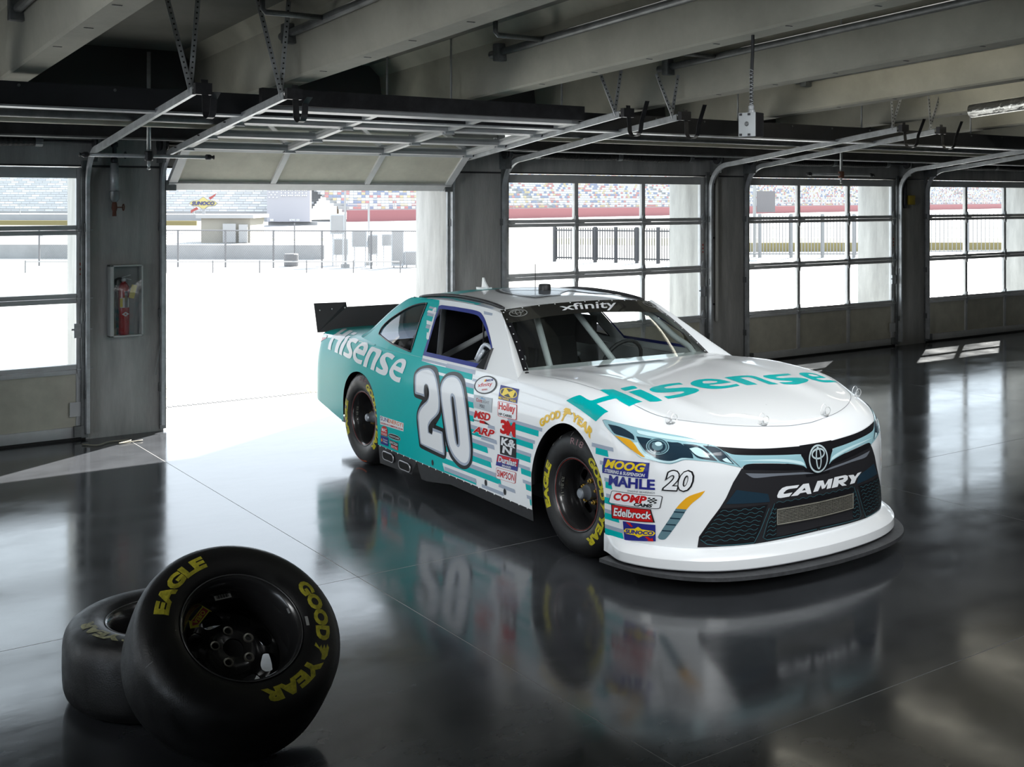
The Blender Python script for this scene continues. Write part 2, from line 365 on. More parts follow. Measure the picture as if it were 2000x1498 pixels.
# ------------------------------------------------------------------ doors
ZS = [0.0, .594, 1.19, 1.764, 2.29]
def hinge_mesh(c, w=.06, h=.10):
    x, y, z = c; m = MB(); m.prism([(x, y, z + h), (x + w * .3, y, z + h * .75), (x + w * .5, y, z + h * .1), (x - w * .5, y, z + h * .1), (x - w * .3, y, z + h * .75)], (0, 0, 0), (0, -.006, 0))
    m.prism([(x, y, z - h), (x - w * .3, y, z - h * .75), (x - w * .5, y, z - h * .1), (x + w * .5, y, z - h * .1), (x + w * .3, y, z - h * .75)], (0, 0, 0), (0, -.006, 0))
    m.tube([(x - w * .55, y - .012, z), (x + w * .55, y - .012, z)], .009, 8); m.tube([(x + w * .4, y - .012, z), (x + w * 1.6, y - .012, z)], .005, 6); return m
def closed_door(n, x0, x1, label):
    d = thing('door_%d' % n, label, 'garage door', ((x0 + x1) / 2, 10.0, 0)); struct(d)
    P = lambda name, mb, m, par=d, **k: obj(name, mb, m, par, world=True, **k)
    y0, y1 = 9.965, 10.01; sw = .075; W = x1 - x0; cw = W / 3; cx = [x0 + cw, x0 + 2 * cw]; jr = .040
    for xa in (x0, x1 - sw): P('stile', MB().box(xa, y0, .03, xa + sw, y1, 2.29), mAlu, bevel=.004)
    for zc, hh in ((.594, jr), (1.19, jr), (1.764, jr)):
        P('rail', MB().box(x0 + sw, y0 - .006, zc + .002, x1 - sw, y1, zc + hh), mAlu, bevel=.003); P('rail', MB().box(x0 + sw, y0 - .006, zc - hh, x1 - sw, y1, zc - .002), mAlu, bevel=.003)
    P('rail', MB().box(x0 + sw, y0 - .006, .02, x1 - sw, y1, .11), mAlu, bevel=.004); P('rail', MB().box(x0 + sw, y0 - .006, 2.20, x1 - sw, y1, 2.29), mAlu, bevel=.004)
    P('bottom_seal', MB().box(x0, y0, 0.0, x1, y1, .022), mRubber)
    for x in cx:
        for k in range(4): P('mullion', MB().box(x - .026, y0 - .002, ZS[k] + (.11 if k == 0 else jr), x + .026, y1, ZS[k + 1] - (jr if k < 3 else .09)), mAlu, bevel=.003)
    edges = [x0 + sw] + [v for x in cx for v in (x - .026, x + .026)] + [x1 - sw]
    for c in range(3):
        P('panel', MB().box(edges[2 * c], 9.982, .11, edges[2 * c + 1], 9.998, .561), mPanel)
        for k in range(1, 4): P('pane', MB().add([(edges[2 * c], 9.99, ZS[k] + jr), (edges[2 * c + 1], 9.99, ZS[k] + jr), (edges[2 * c + 1], 9.99, ZS[k + 1] - (jr if k < 3 else .09)), (edges[2 * c], 9.99, ZS[k + 1] - (jr if k < 3 else .09))], [(0, 1, 2, 3)]), mGlass)
    for zc in ZS[1:4]:
        for x in (x0 + .04, cx[0], cx[1], x1 - .04): P('hinge', hinge_mesh((x, y0 - .007, zc)), mGalv)
    lm = MB().box(x1 - .10, y0 - .03, .86, x1 - .02, y0 - .008, .98); lm.tube([(x1 - .12, y0 - .02, .93), (x1 + .05, y0 - .02, .93)], .008, 8); P('latch', lm, mGalv, bevel=None if False else 0)
    P('lock_plate', MB().box(x1 - .13, y0 - .016, .20, x1 - .0, y0 - .006, .32), mAlu)
    for xa in (x0 + .02, x1 - .10): P('bottom_bracket', MB().box(xa, y0 - .05, .03, xa + .08, y0 - .006, .12), mGalvD)
    P('warning_label', MB().box(x1 - .055, y0 - .003, 1.36, x1 - .02, y0 - .0005, 1.52), mat('white_label', (.6, .6, .58), .6) if 'white_label' not in bpy.data.materials else bpy.data.materials['white_label'])
    lm = MB()
    for k in range(3): lm.box(x1 - .048, y0 - .004, 1.385 + .04 * k, x1 - .028, y0 - .003, 1.40 + .045 * k)
    P('warning_print', lm, mat('red_print', (.5, .05, .04), .6) if 'red_print' not in bpy.data.materials else bpy.data.materials['red_print'])
    return d
closed_door(1, -.45, 2.49, 'closed glazed sectional door beside the fire extinguisher pier')
closed_door(3, 6.75, 9.68, 'closed glazed sectional door directly behind the parked car')
closed_door(4, 10.36, 13.29, 'closed glazed sectional door between white conduit and yellow valve box')
closed_door(5, 13.96, 16.9, 'closed glazed sectional door beyond the yellow valve box')
closed_door(6, 17.56, 20.5, 'farthest closed glazed sectional door along the wall'); closed_door(7, -4.05, -1.10, 'closed glazed sectional door before the first pier, out of view')
# the open door, its four leaves up on the tracks
d2 = thing('door_2', 'open sectional door lifted on its ceiling tracks above the bay', 'garage door', (4.6, 9.7, 2.1)); struct(d2)
def leaf(a, b, solid, first=False, last=False):
    """one section between points a and b of the track (y, z), x from 3.15 to 6.05"""
    a = np.array(a); b = np.array(b); t = (b - a) / np.linalg.norm(b - a); nrm_ = np.array([-t[1], t[0]]); L = np.linalg.norm(b - a)
    if nrm_[1] < 0: nrm_ = -nrm_
    nrm_ = -nrm_                                  # faces the room
    x0, x1 = 3.16, 6.04; sw = .075; cx = [x0 + (x1 - x0) / 3, x0 + 2 * (x1 - x0) / 3]
    def bx(xa, xb, u0, u1, n0, n1):
        vs = [];
        for n in (n0, n1):
            for u in (u0, u1):
                p = a + t * u + nrm_ * n
                vs += [(xa, p[0], p[1]), (xb, p[0], p[1])]
        return MB().add(vs, [(0, 1, 3, 2), (4, 6, 7, 5), (0, 4, 5, 1), (2, 3, 7, 6), (0, 2, 6, 4), (1, 5, 7, 3)])
    P = lambda name, mb, m, **k: obj(name, mb, m, d2, world=True, **k)
    rb = .09 if first else .033; rt = .09 if last else .033
    for xa in (x0, x1 - sw): P('stile', bx(xa, xa + sw, 0, L, -.02, .025), mAlu)
    P('rail', bx(x0, x1, 0, rb, -.02, .03), mAlu); P('rail', bx(x0, x1, L - rt, L, -.02, .03), mAlu)
    for x in cx: P('mullion', bx(x - .026, x + .026, rb, L - rt, -.02, .028), mAlu)
    ed = [x0 + sw] + [v for x in cx for v in (x - .026, x + .026)] + [x1 - sw]
    for c in range(3):
        if solid: P('panel', bx(ed[2 * c], ed[2 * c + 1], rb, L - rt, -.006, .006), mPanel)
        else: P('pane', bx(ed[2 * c], ed[2 * c + 1], rb, L - rt, -.001, .001), mGlass)
    if not last:
        for x in (x0 + .04, cx[0], cx[1], x1 - .04):
            p = a + t * L + nrm_ * .03; mm = MB().cbox((x, p[0], p[1]), (.09, .05, .03)); mm.tube([(x - .06, p[0], p[1] - .012), (x + .06, p[0], p[1] - .012)], .008, 6); P('hinge', mm, mGalv)
    if not last:
        for x in (x0 - .02, x1 + .02):
            p = a + t * L + nrm_ * .02; mm = MB().tube([(x - .05, p[0], p[1]), (x + .05, p[0], p[1])], .006, 6); mm.lathe([(.02, -.012), (.022, 0), (.02, .012)], Matrix.Translation((x, p[0], p[1])) @ Matrix.Rotation(math.radians(90), 4, 'Y'), 12); P('roller', mm, mDarkSteel)
leaf((9.93, 2.13), (9.50, 2.475), True, first=True); leaf((9.49, 2.48), (8.92, 2.555), False); leaf((8.91, 2.556), (8.34, 2.628), False); leaf((8.33, 2.63), (7.76, 2.70), False, last=True)
obj('strut_bar', MB().box(3.14, 7.70, 2.70, 6.06, 7.76, 2.82), mDarkSteel, d2, world=True)
for x in (3.17, 6.0): obj('bottom_bracket', MB().box(x - .03, 9.86, 2.10, x + .06, 9.96, 2.19), mGalvD, d2, world=True)
for x in (3.12, 6.08): obj('lift_cable', MB().tube([(x, 9.90, 2.12), (x, 9.90, .9), (x - .06, 9.89, .5)], .004, 6), mGalvD, d2, world=True)
# tracks, hangers, bumpers, springs
TRK = [(2.49, 'beside the extinguisher pier, serving the closed door'), (3.12, 'beside the extinguisher pier, carrying the raised door'), (6.08, 'carrying the farther edge of the raised door'), (6.72, 'at the near edge of the door behind the car'), (9.71, 'beside the white conduit at the door behind the car'), (10.33, 'just beyond the pier with the white conduit'), (13.32, 'just before the yellow valve box'), (13.93, 'just beyond the yellow valve box')]
def track_path(x):
    p = [(x, 9.90, .06), (x, 9.90, 1.2), (x, 9.90, 2.12)] + [(x, 9.60 + .30 * math.cos(a), 2.12 + .31 * math.sin(a) * 1.02) for a in np.linspace(.15, 1.45, 8)] + [(x, 9.55, 2.442), (x, 8.4, 2.588), (x, 7.25, 2.726)]
    return p
def sweep_c(pts, w, h, t=.005):
    """open steel channel swept along a path in the y-z plane, mouth sideways"""
    m = MB(); P = [Vector(p) for p in pts]; rings = []
    for i, p in enumerate(P):
        d = (P[min(i + 1, len(P) - 1)] - P[max(i - 1, 0)]).normalized(); u = Vector((1, 0, 0)).cross(d)
        rings.append([p + Vector((1, 0, 0)) * a + u * b for a, b in ((w, h), (-w, h), (-w, -h), (w, -h), (w, -h + t), (-w + t, -h + t), (-w + t, h - t), (w, h - t))])
    vs = [q for r in rings for q in r]; n = 8
    return m.add(vs, [(i * n + k, i * n + (k + 1) % n, (i + 1) * n + (k + 1) % n, (i + 1) * n + k) for i in range(len(P) - 1) for k in range(n)] + [tuple(range(n))[::-1], tuple((len(P) - 1) * n + k for k in range(n))])
TR_END = {}
for x, where in TRK:
    g = thing('door_track', 'curved galvanised door track ' + where, 'track', (x, 9.9, 0), group='garage door tracks')
    obj('rail_channel', sweep_c(track_path(x), .014, .026), mGalv, g, world=True, angle=.7)
    sgn = -1 if x in (3.12, 6.72, 10.33, 13.93) else 1
    obj('jamb_angle', MB().box(x - .012 - (.03 if sgn > 0 else 0), 9.925, .02, x + .012 + (.03 if sgn < 0 else 0), 9.955, 2.35), mGalvD, g, world=True)
    for z in (.35, 1.0, 1.75): obj('track_bracket', MB().box(x - .022, 9.90, z, x + .022, 9.955, z + .07), mGalvD, g, world=True)
    ang = MB().beam((x + .02, 9.4, 2.49), (x + .02, 7.25, 2.756), .05, .006); obj('stiffener_angle', ang, mGalvD, g, world=True)
    # perforated hangers up to the tees
    for k, (dx, dy) in enumerate(((-.17 if x < 9 else .0, .03), (.05 if x < 9 else .14, .0))):
        a = Vector((x, 7.30 + .03 * k, 2.72)); b = Vector((x + dx, 7.30 + dy, zb(7.3) + (.50 if x < 4 else .20)))
        h = MB().beam(a, b, .034, .004, (0, 1, 0)); obj('perforated_hanger', h, mGalv, g, world=True)
        ho = MB(); L = (b - a).length; dd = (b - a) / L
        for q in range(int(L / .036)): ho.cbox(a + dd * (.02 + .036 * q) + Vector((0, -.0005, 0)), (.010, .010, .010))
        o = obj('hanger_holes', ho, mRubber, g, world=True); o['kind'] = 'stuff'
    # spring bumper: bent strap at the track end
    bp = [(x + .06, 7.22, 2.80), (x + .06, 7.20, 2.62)] + [(x + .06, 7.13 + .07 * math.cos(q), 2.60 - .06 * math.sin(q)) for q in np.linspace(.2, math.pi - .2, 7)] + [(x + .06, 7.05, 2.66), (x + .06, 6.98, 2.82 if x > 5 else 2.70)]
    vs = []; 
    for p in bp: vs += [(p[0] - .022, p[1], p[2]), (p[0] + .022, p[1], p[2]), (p[0] + .022, p[1] + .004, p[2]), (p[0] - .022, p[1] + .004, p[2])]
    fs = [(4 * i + k, 4 * i + (k + 1) % 4, 4 * i + 4 + (k + 1) % 4, 4 * i + 4 + k) for i in range(len(bp) - 1) for k in range(4)]
    obj('bumper_strap', MB().add(vs, fs), mDarkSteel, g, world=True); obj('bumper_plate', MB().box(x - .01, 7.19, 2.70, x + .10, 7.235, 2.775), mDarkSteel, g, world=True)
for k, (x0, x1, lb) in enumerate(((-.45, 2.49, 'closed door by the extinguisher'), (3.15, 6.05, 'open bay'), (6.75, 9.68, 'door behind the car'), (10.36, 13.29, 'door beyond the white conduit'), (13.96, 16.9, 'door beyond the yellow valve'))):
    g = thing('torsion_spring', 'black torsion spring on its shaft over the %s' % lb, 'spring', ((x0 + x1) / 2, 9.80, 2.50), group='torsion springs over the doors')
    obj('shaft', MB().tube([(x0 - .1, 9.80, 2.50), (x1 + .1, 9.80, 2.50)], .013, 8), mDarkSteel, g, world=True)
    for a, b in ((x0 + .35, x0 + 1.42), (x0 + 1.48, x0 + 2.5)):
        m = MB(); pts = []; N = 26
        m.tube([(a + (b - a) * i / (N * 2), 9.80, 2.50 - .012 * math.sin(math.pi * i / (N * 2))) for i in range(N * 2 + 1)], [.040 + .005 * (i % 2) for i in range(N * 2 + 1)], 14); obj('coil', m, mRubber, g, world=True)
    for a in (x0 + .32, x0 + 1.45, x0 + 2.53): obj('winding_cone', MB().lathe([(.02, -.03), (.05, -.028), (.05, .028), (.02, .03)], Matrix.Translation((a, 9.80, 2.50)) @ Matrix.Rotation(math.radians(90), 4, 'Y'), 14), mGalvD, g, world=True)
    for a in (x0 - .06, x1 + .06): obj('cable_drum', MB().lathe([(.012, -.04), (.055, -.04), (.06, -.03), (.05, 0), (.06, .03), (.055, .04), (.012, .04)], Matrix.Translation((a, 9.80, 2.50)) @ Matrix.Rotation(math.radians(90), 4, 'Y'), 16), mDarkSteel, g, world=True); obj('bearing_plate', MB().box(a - .012, 9.74, 2.34, a + .012, 9.93, 2.56), mGalvD, g, world=True)
# ------------------------------------------------------------------ plumbing on the left pier
g = thing('drain_valve_pipe', 'galvanised stand pipe with a red drain valve above the extinguisher cabinet', 'pipe', (2.70, 9.86, 2.4))
obj('stand_pipe', MB().tube([(2.70, 9.86, 2.66), (2.70, 9.86, 2.50)], .022, 12), mGalvD, g, smooth=True, world=True)
obj('gate_valve', MB().lathe([(.02, -.09), (.03, -.08), (.03, -.05), (.018, -.04), (.018, .04), (.03, .05), (.03, .08), (.02, .09)], Matrix.Translation((2.70, 9.86, 2.42)), 12), mDarkSteel, g, smooth=True, world=True)
obj('valve_wheel', MB().tube([(2.79, 9.86 + .028 * math.cos(a), 2.40 + .028 * math.sin(a)) for a in np.linspace(0, 2 * math.pi, 13)[:-1]], .005, 6, closed=True).tube([(2.70, 9.86, 2.40), (2.79, 9.86, 2.40)], .006, 6), mDarkSteel, g, world=True)
obj('drip_leg', MB().tube([(2.70, 9.86, 2.33), (2.70, 9.86, 2.06)], .034, 14), mGalv, g, smooth=True, world=True)
obj('reducer', MB().lathe([(.036, .03), (.042, .03), (.042, -.03), (.022, -.06), (.018, -.06)], Matrix.Translation((2.70, 9.86, 2.06)), 14), mGalvD, g, angle=.6, world=True)
obj('ball_valve', MB().lathe([(.016, .0), (.02, -.01), (.026, -.05), (.016, -.08), (.018, -.12), (.0, -.12)], Matrix.Translation((2.70, 9.86, 2.0)), 12), mRust, g, smooth=True, world=True)
obj('valve_wheel', MB().tube([(2.775, 9.86 + .026 * math.cos(a), 1.955 + .026 * math.sin(a)) for a in np.linspace(0, 2 * math.pi, 13)[:-1]], .005, 6, closed=True).tube([(2.70, 9.86, 1.955), (2.775, 9.86, 1.955)], .005, 6), mRust, g, world=True)
def cross_head(x, y, z, lab, w=.47):
    g = thing('sprinkler_cross', lab, 'pipe', (x, y, z), group='sprinkler crosses above the doors')
    obj('drop_pipe', MB().tube([(x, y, z + .04), (x, y, 3.22 if x < 5 else 3.292)], .017, 10), mGalv, g, smooth=True, world=True); obj('cross_bar', MB().tube([(x - w, y, z), (x + w, y, z)], .015, 10), mGalv, g, smooth=True, world=True)
    obj('tee_fitting', MB().lathe([(.03, -.04), (.036, -.03), (.036, .03), (.03, .04)], Matrix.Translation((x, y, z)), 12), mRust if x > 8 else mDarkSteel, g, world=True)
    for s in (-1, 1): obj('side_head', MB().lathe([(.016, 0), (.024, .01), (.024, .04), (.012, .06), (.02, .075), (0, .08)], Matrix.Translation((x + s * w, y, z)) @ Matrix.Rotation(math.radians(90 * s), 4, 'Y'), 10), mDarkSteel, g, world=True)
    obj('pendent_head', MB().lathe([(.012, 0), (.016, -.03), (.008, -.05), (.018, -.065), (0, -.075)], Matrix.Translation((x, y, z - .04)), 10), mGalv, g, world=True)
cross_head(2.82, 9.30, 2.375, 'sprinkler pipe cross in front of the extinguisher pier'); cross_head(11.35, 9.30, 2.33, 'sprinkler pipe cross with rusty tee over the door beyond the conduit', .55)
# fire extinguisher in its cabinet
g = thing('extinguisher_cabinet', 'shallow white metal cabinet on the pier holding the fire extinguisher', 'cabinet', (2.80, 9.95, .85))
mWhitePaint = mat('white_enamel', (.52, .54, .53), .4, nscale=6, namt=.06)
x0, x1, z0, z1, y0 = 2.664, 2.940, .852, 1.465, 9.85
for nm, b in (('side_panel', (x0, y0, z0, x0 + .03, 9.95, z1)), ('side_panel', (x1 - .014, y0, z0, x1, 9.95, z1)), ('top_panel', (x0, y0, z1 - .014, x1, 9.95, z1)), ('bottom_panel', (x0, y0, z0, x1, 9.95, z0 + .014))): obj(nm, MB().box(*b), mWhitePaint, g, world=True, bevel=.003)
obj('back_panel', MB().box(x0 + .03, 9.94, z0, x1 - .014, 9.949, z1), mat('cabinet_gray', (.30, .31, .31), .5), g, world=True)
obj('cover_pane', MB().add([(x0 + .03, y0 + .004, z0 + .014), (x1 - .014, y0 + .004, z0 + .014), (x1 - .014, y0 + .004, z1 - .014), (x0 + .03, y0 + .004, z1 - .014)], [(0, 1, 2, 3)]), mGlass, g, world=True)
g = thing('fire_extinguisher', 'red fire extinguisher with a yellow inspection tag inside the white cabinet', 'extinguisher', (2.795, 9.90, .868))
cx_, cy_ = 2.79, 9.905
obj('cylinder', MB().lathe([(0, .868), (.042, .868), (.046, .876), (.046, 1.25), (.042, 1.28), (.028, 1.305), (.018, 1.312), (.018, 1.325)], Matrix.Translation((cx_, cy_, 0)), 28), mat('extinguisher_red', (.30, .012, .012), .3, coat=.5), g, angle=.8, smooth=True, world=True)
obj('valve_head', MB().lathe([(.020, 1.322), (.022, 1.33), (.022, 1.35), (.012, 1.36)], Matrix.Translation((cx_, cy_, 0)), 14).beam((cx_ - .01, cy_, 1.352), (cx_ + .06, cy_ - .01, 1.335), .016, .006).beam((cx_ - .01, cy_, 1.358), (cx_ + .055, cy_ - .01, 1.375), .016, .006), mGalv, g, world=True)
obj('hose', MB().tube(cr([(cx_ - .01, cy_, 1.345), (cx_ - .055, cy_ - .01, 1.345), (cx_ - .068, cy_ - .005, 1.30), (cx_ - .062, cy_ - .01, 1.0), (cx_ - .058, cy_ - .01, .93)], 5), .009, 8), mRubber, g, smooth=True, world=True)
def wrap(a0, a1, za, zb_, m, nm, r=.0466):
    mm = MB().grid([[(cx_ + r * math.sin(a), cy_ - r * math.cos(a), z) for z in (za, zb_)] for a in np.linspace(a0, a1, 10)]); obj(nm, mm, m, g, world=True, smooth=True)
wrap(-1.0, .9, 1.10, 1.185, mat('label_white', (.55, .56, .55), .5), 'instruction_label'); wrap(-.98, -.45, 1.105, 1.18, mat('label_yellow', (.6, .48, .04), .5), 'class_label', .0468); wrap(-.1, .5, 1.10, 1.24, mat('label_gray', (.16, .16, .17), .5), 'chart_label', .0469)
mm = MB().add([(cx_ - .03, cy_ - .0472, 1.045), (cx_ + .002, cy_ - .0475, 1.025), (cx_ + .034, cy_ - .042, 1.045), (cx_ + .002, cy_ - .0475, 1.065)], [(0, 1, 2, 3)]); obj('diamond_badge', mm, bpy.data.materials['label_white'], g, world=True)
obj('inspection_tag', MB().cbox((cx_ + .065, cy_ - .045, 1.235), (.045, .003, .115), Matrix.Rotation(.25, 3, 'Y')), mat('tag_yellow', (.55, .46, .12), .6), g, world=True)
# small things on the other piers
g = thing('white_conduit', 'white plastic down pipe on the pier behind the bonnet', 'pipe', (9.82, 9.90, .5))
obj('pipe_run', MB().tube([(9.82, 9.91, 2.62), (9.82, 9.91, .62), (9.82, 9.91, .565), (9.82, 9.91, .55)], [.024, .024, .024, .012], 12), mat('plastic_white', (.50, .50, .47), .45), g, smooth=True, world=True)
for z in (.75, 1.55, 2.2): obj('pipe_clip', MB().box(9.79, 9.92, z, 9.85, 9.95, z + .02), mDarkSteel, g, world=True)
g = thing('valve_box', 'small yellow valve box on a black pipe at the far pier', 'valve', (13.5, 9.90, 1.95))
obj('box_body', MB().box(13.47, 9.86, 1.95, 13.60, 9.95, 2.08), mat('valve_yellow', (.42, .30, .02), .5), g, world=True, bevel=.008); obj('black_pipe', MB().tube([(13.42, 9.90, 2.45), (13.42, 9.90, 1.96), (13.42, 9.90, 1.90)], [.03, .03, .02], 10), mDarkSteel, g, smooth=True, world=True)
g = thing('hanging_junction_box', 'gray junction box hanging from the ceiling on a black cord', 'box', (5.17, 4.92, 2.40))
R = Matrix.Rotation(-1.29, 3, 'Z'); c = Vector((5.17, 4.92, 2.478)); mBoxG = mat('cast_box_gray', (.55, .58, .60), .45)
obj('box_body', MB().cbox(c, (.118, .105, .148), R), mat('box_shaded_side', (.012, .012, .013), .6, spec=.2), g, world=True, bevel=.006)  # near-black body colour keeps the side shaded despite the overhead fill
obj('cover_plate', MB().cbox(c + R @ Vector((0, -.056, 0)), (.112, .010, .146), R), mBoxG, g, world=True, bevel=.003)
for a in (-1, 1):
    for b in (-1, 1): obj('cover_slot', MB().cbox(c + R @ Vector((a * .028 - .012, -.0615, b * .062)), (.018, .003, .014), R), mDarkSteel, g, world=True)
obj('knockout', MB().lathe([(.015, 0), (.013, .003), (.008, .001), (0, .001)], Matrix.Translation(c + R @ Vector((0, -.0612, .004))) @ R.to_4x4() @ Matrix.Rotation(math.radians(90), 4, 'X'), 16), mGalvD, g, world=True)
obj('cord_grip', MB().lathe([(.022, .074), (.022, .09), (.016, .095), (.018, .115), (.010, .125)], Matrix.Translation(c), 12), mGalv, g, world=True, angle=.6)
m = MB()
for k in range(2):
    m.tube([c + Vector((.011 * math.cos(a * (1 if k else -1)), .011 * math.sin(a * (1 if k else -1)), .12 + .22 * a / 60)) for a in np.linspace(0, 60, 160)], .0022, 4)
obj('mesh_sleeve', m, mGalv, g, world=True); obj('cord', MB().tube(cr([c + Vector((0, 0, .10)), c + Vector((.004, 0, .34)), c + Vector((.012, .0, .5)), c + Vector((.018, 0, 1.0))], 5), .0105, 8), mat('cord_black', (.03, .032, .035), .45), g, world=True, smooth=True)
m = MB(); m.tube([(9.37, 6.2, 2.83), (9.37, 3.0, 3.05)], .062, 14)
tag(obj('foil_duct', m, mat('crinkled_foil', (.75, .74, .70), .25, metal=.9, bump=.9, bscale=14), smooth=True), 'silver foil wrapped duct hanging below the ceiling beams', 'duct')
# strip lights between the tees (their reflections lie on the floor at lower right)
mTube = mat('fluorescent_tube', (1, .95, .80), emit=7)
for x, y0_, y1_, lb in ((9.98, 5.15, 7.45, 'nearest the foil duct'), (11.80, 5.6, 7.9, 'farthest from the car'), (8.10, 5.1, 7.4, 'closest to the hanging box')):
    g = thing('strip_light', 'fluorescent strip light between ceiling beams ' + lb, 'light', (x, (y0_ + y1_) / 2, zb(6) + .3), group='fluorescent strip lights')
    ym = (y0_ + y1_) / 2; L = 1.15
    obj('housing', MB().beam((x, ym - L, zb(ym - L) + .34), (x, ym + L, zb(ym + L) + .34), .12, .05), mWhitePaint, g, world=True)
    obj('tube', MB().tube([(x, ym - L, zb(ym - L) + .29), (x, ym + L, zb(ym + L) + .29)], .018, 8), mTube, g, world=True)
tag(obj('floor_cord', MB().tube(cr([(2.40, 9.72, .008), (2.50, 9.62, .008), (2.62, 9.70, .008), (2.78, 9.66, .008), (2.66, 9.58, .008), (2.86, 9.60, .008)], 6), .005, 6), mat('rope_tan', (.30, .28, .22), .8), smooth=True), 'short length of pale cord lying at the foot of the extinguisher pier', 'cord')
# ------------------------------------------------------------------ outside: sunlit apron, fences, infield, grandstands
mApron = mat('apron_concrete', (.30, .30, .295), .8, nscale=.35, namt=.06)
mGrass = mat('dry_grass', (.15, .15, .075), .9, nscale=.5, namt=.2); mOchre = mat('yellow_wall', (.20, .165, .07), .8); mPale = mat('pale_concrete', (.28, .28, .28), .85, nscale=.4, namt=.08)
mFence = mat('fence_gray', (.12, .12, .125), .6); mTrackG = mat('track_asphalt', (.17, .17, .175), .85)
gr = struct(obj('ground_outside', MB().box(-160, 9.98, -.4, 320, 360, -.012), mApron), 'sunlit pale concrete apron outside the doors', 'ground')
CAMV = Vector((0, 0, 0)); RT = Vector((.8236, -.5672, 0)); FW = Vector((.5672, .8236, 0))
def at(x, z): return RT * x + FW * z          # camera-free site grid: x to the right, z outwards from the middle of the garage
dr = MB()
for k in range(140): dr.box(3.0 + .05 * k, 11.05, -.011, 3.03 + .05 * k, 11.13, -.008)
d_ = tag(obj('trench_drain', MB().box(-4, 11.02, -.06, 24, 11.16, -.0115), mPale), 'slotted trench drain in the apron outside the open bay', 'drain'); o = obj('drain_slots', dr, mRubber, d_); o['kind'] = 'stuff'
mPaintW = mat('lot_paint', (.42, .42, .42), .7); mPaintY = mat('lot_yellow', (.38, .35, .24), .7)
for k, (x0, z0, x1, z1, m) in enumerate(((-6.5, 13.5, 3.2, 19.0, mPaintW), (-9, 17.5, 1.2, 29, mPaintW), (-8, 11.6, -3, 12.4, mPaintY), (-5.3, 11.2, 1.5, 13.0, mPaintY))):
    mm = MB().beam(at(x0, z0) + Vector((0, 0, -.010)), at(x1, z1) + Vector((0, 0, -.010)), .10, .004); obj('painted_line', mm, m, gr)
def strip_ground(name, label, z0, z1, x0, x1, m, h=.0):
    a, b, c, e = at(x0, z0), at(x1, z0), at(x1 + 30, z1), at(x0 - 30, z1); zt = -.008 + h
    obj(name, MB().add([(p.x, p.y, zt) for p in (a, b, c, e)], [(0, 1, 2, 3)]), m, gr)
strip_ground('infield_road', 'gray road strip across the infield', 62, 78, -70, 110, mTrackG); strip_ground('infield_grass', 'dry grass strip across the infield', 50, 60, 8, 110, mGrass, .002); strip_ground('track_surface', 'gray racing surface below the stands', 84, 112, -60, 160, mTrackG, .004); strip_ground('far_grass', 'thin grass verge beside the racing surface', 79, 83, -70, 150, mGrass, .006)
ow = tag(obj('yellow_barrier', MB().beam(at(8, 44.5) + Vector((0, 0, .16)), at(60, 47) + Vector((0, 0, .16)), .2, .36), mOchre), 'low ochre barrier wall across the infield behind the bar fences', 'barrier')
# chain link fence of the paddock
g = thing('chain_link_fence', 'gray chain link fence with thin posts across the lot', 'fence', tuple(at(-10, 34)))
fx = [-14.5 + 1.48 * k for k in range(10)]; zf = lambda x: 34.3 - .14 * (x + 10)
for i, x in enumerate(fx):
    p = at(x, zf(x)); obj('post', MB().tube([(p.x, p.y, -.05), (p.x, p.y, 1.12)], .03, 8), mFence, g, world=True)
a, b = at(fx[0], zf(fx[0])), at(fx[-1], zf(fx[-1])); obj('top_rail', MB().tube([(a.x, a.y, 1.1), (b.x, b.y, 1.1)], .02, 6), mFence, g, world=True)
mm = MB()
for k in range(230):
    t0 = k / 230
    for s in (1, -1):
        p = a.lerp(b, t0); q = a.lerp(b, min(1, max(0, t0 + s * .055)));
        mm.add([(p.x, p.y, .05), (p.x + .006, p.y, .05), (q.x + .006, q.y, 1.08), (q.x, q.y, 1.08)], [(0, 1, 2, 3)])
o = obj('wire_mesh', mm, mFence, g, world=True); o['kind'] = 'stuff'
g = thing('rail_fence', 'low white pipe rail in front of the chain link fence', 'fence', tuple(at(-9, 33.4)))
rx = [-13.5 + 1.3 * k for k in range(9)]
for x in rx: p = at(x, 31.6); obj('post', MB().tube([(p.x, p.y, -.05), (p.x, p.y, .34)], .02, 6), mFence, g, world=True)
a, b = at(rx[0], 31.6), at(rx[-1], 31.6); obj('rail', MB().tube([(a.x, a.y, .30), (b.x, b.y, .30)], .018, 6), mPale, g, world=True)
tag(obj('concrete_wall', MB().beam(at(-26, 40) + Vector((0, 0, .22)), at(-6.4, 39) + Vector((0, 0, .22)), .3, .50), mat('weathered_wall', (.26, .26, .26), .85, nscale=.8, namt=.15)), 'long low concrete wall behind the chain link fence', 'wall')
# left infield buildings, score board, sign, boxes
g = thing('pit_building', 'low flat roofed pit building behind the wall', 'building', tuple(at(-13, 55)))
mPit = mat('pit_building_tan', (.24, .225, .19), .85)
for nm, x0, x1, z0, z1, zd, m in (('block', -14.6, -12.3, -.05, 1.15, 3, mPit), ('roof', -14.8, -12.1, 1.15, 1.32, 3.4, mPale), ('hut', -13.5, -12.9, .02, .90, .1, mPale), ('hut', -12.75, -12.35, .02, .86, .1, mPale)):
    a, b = at(x0, 55 if nm != 'hut' else 53.2), at(x1, 55 if nm != 'hut' else 53.2); obj(nm, MB().beam(a + Vector((0, 0, (z0 + z1) / 2)), b + Vector((0, 0, (z0 + z1) / 2)), zd, z1 - z0), m, g, world=True)
tag(obj('yellow_wall', MB().beam(at(-62, 76) + Vector((0, 0, .55)), at(-21, 76) + Vector((0, 0, .45)), .3, .32), mOchre), 'long yellow topped barrier in front of the gray stand', 'barrier')
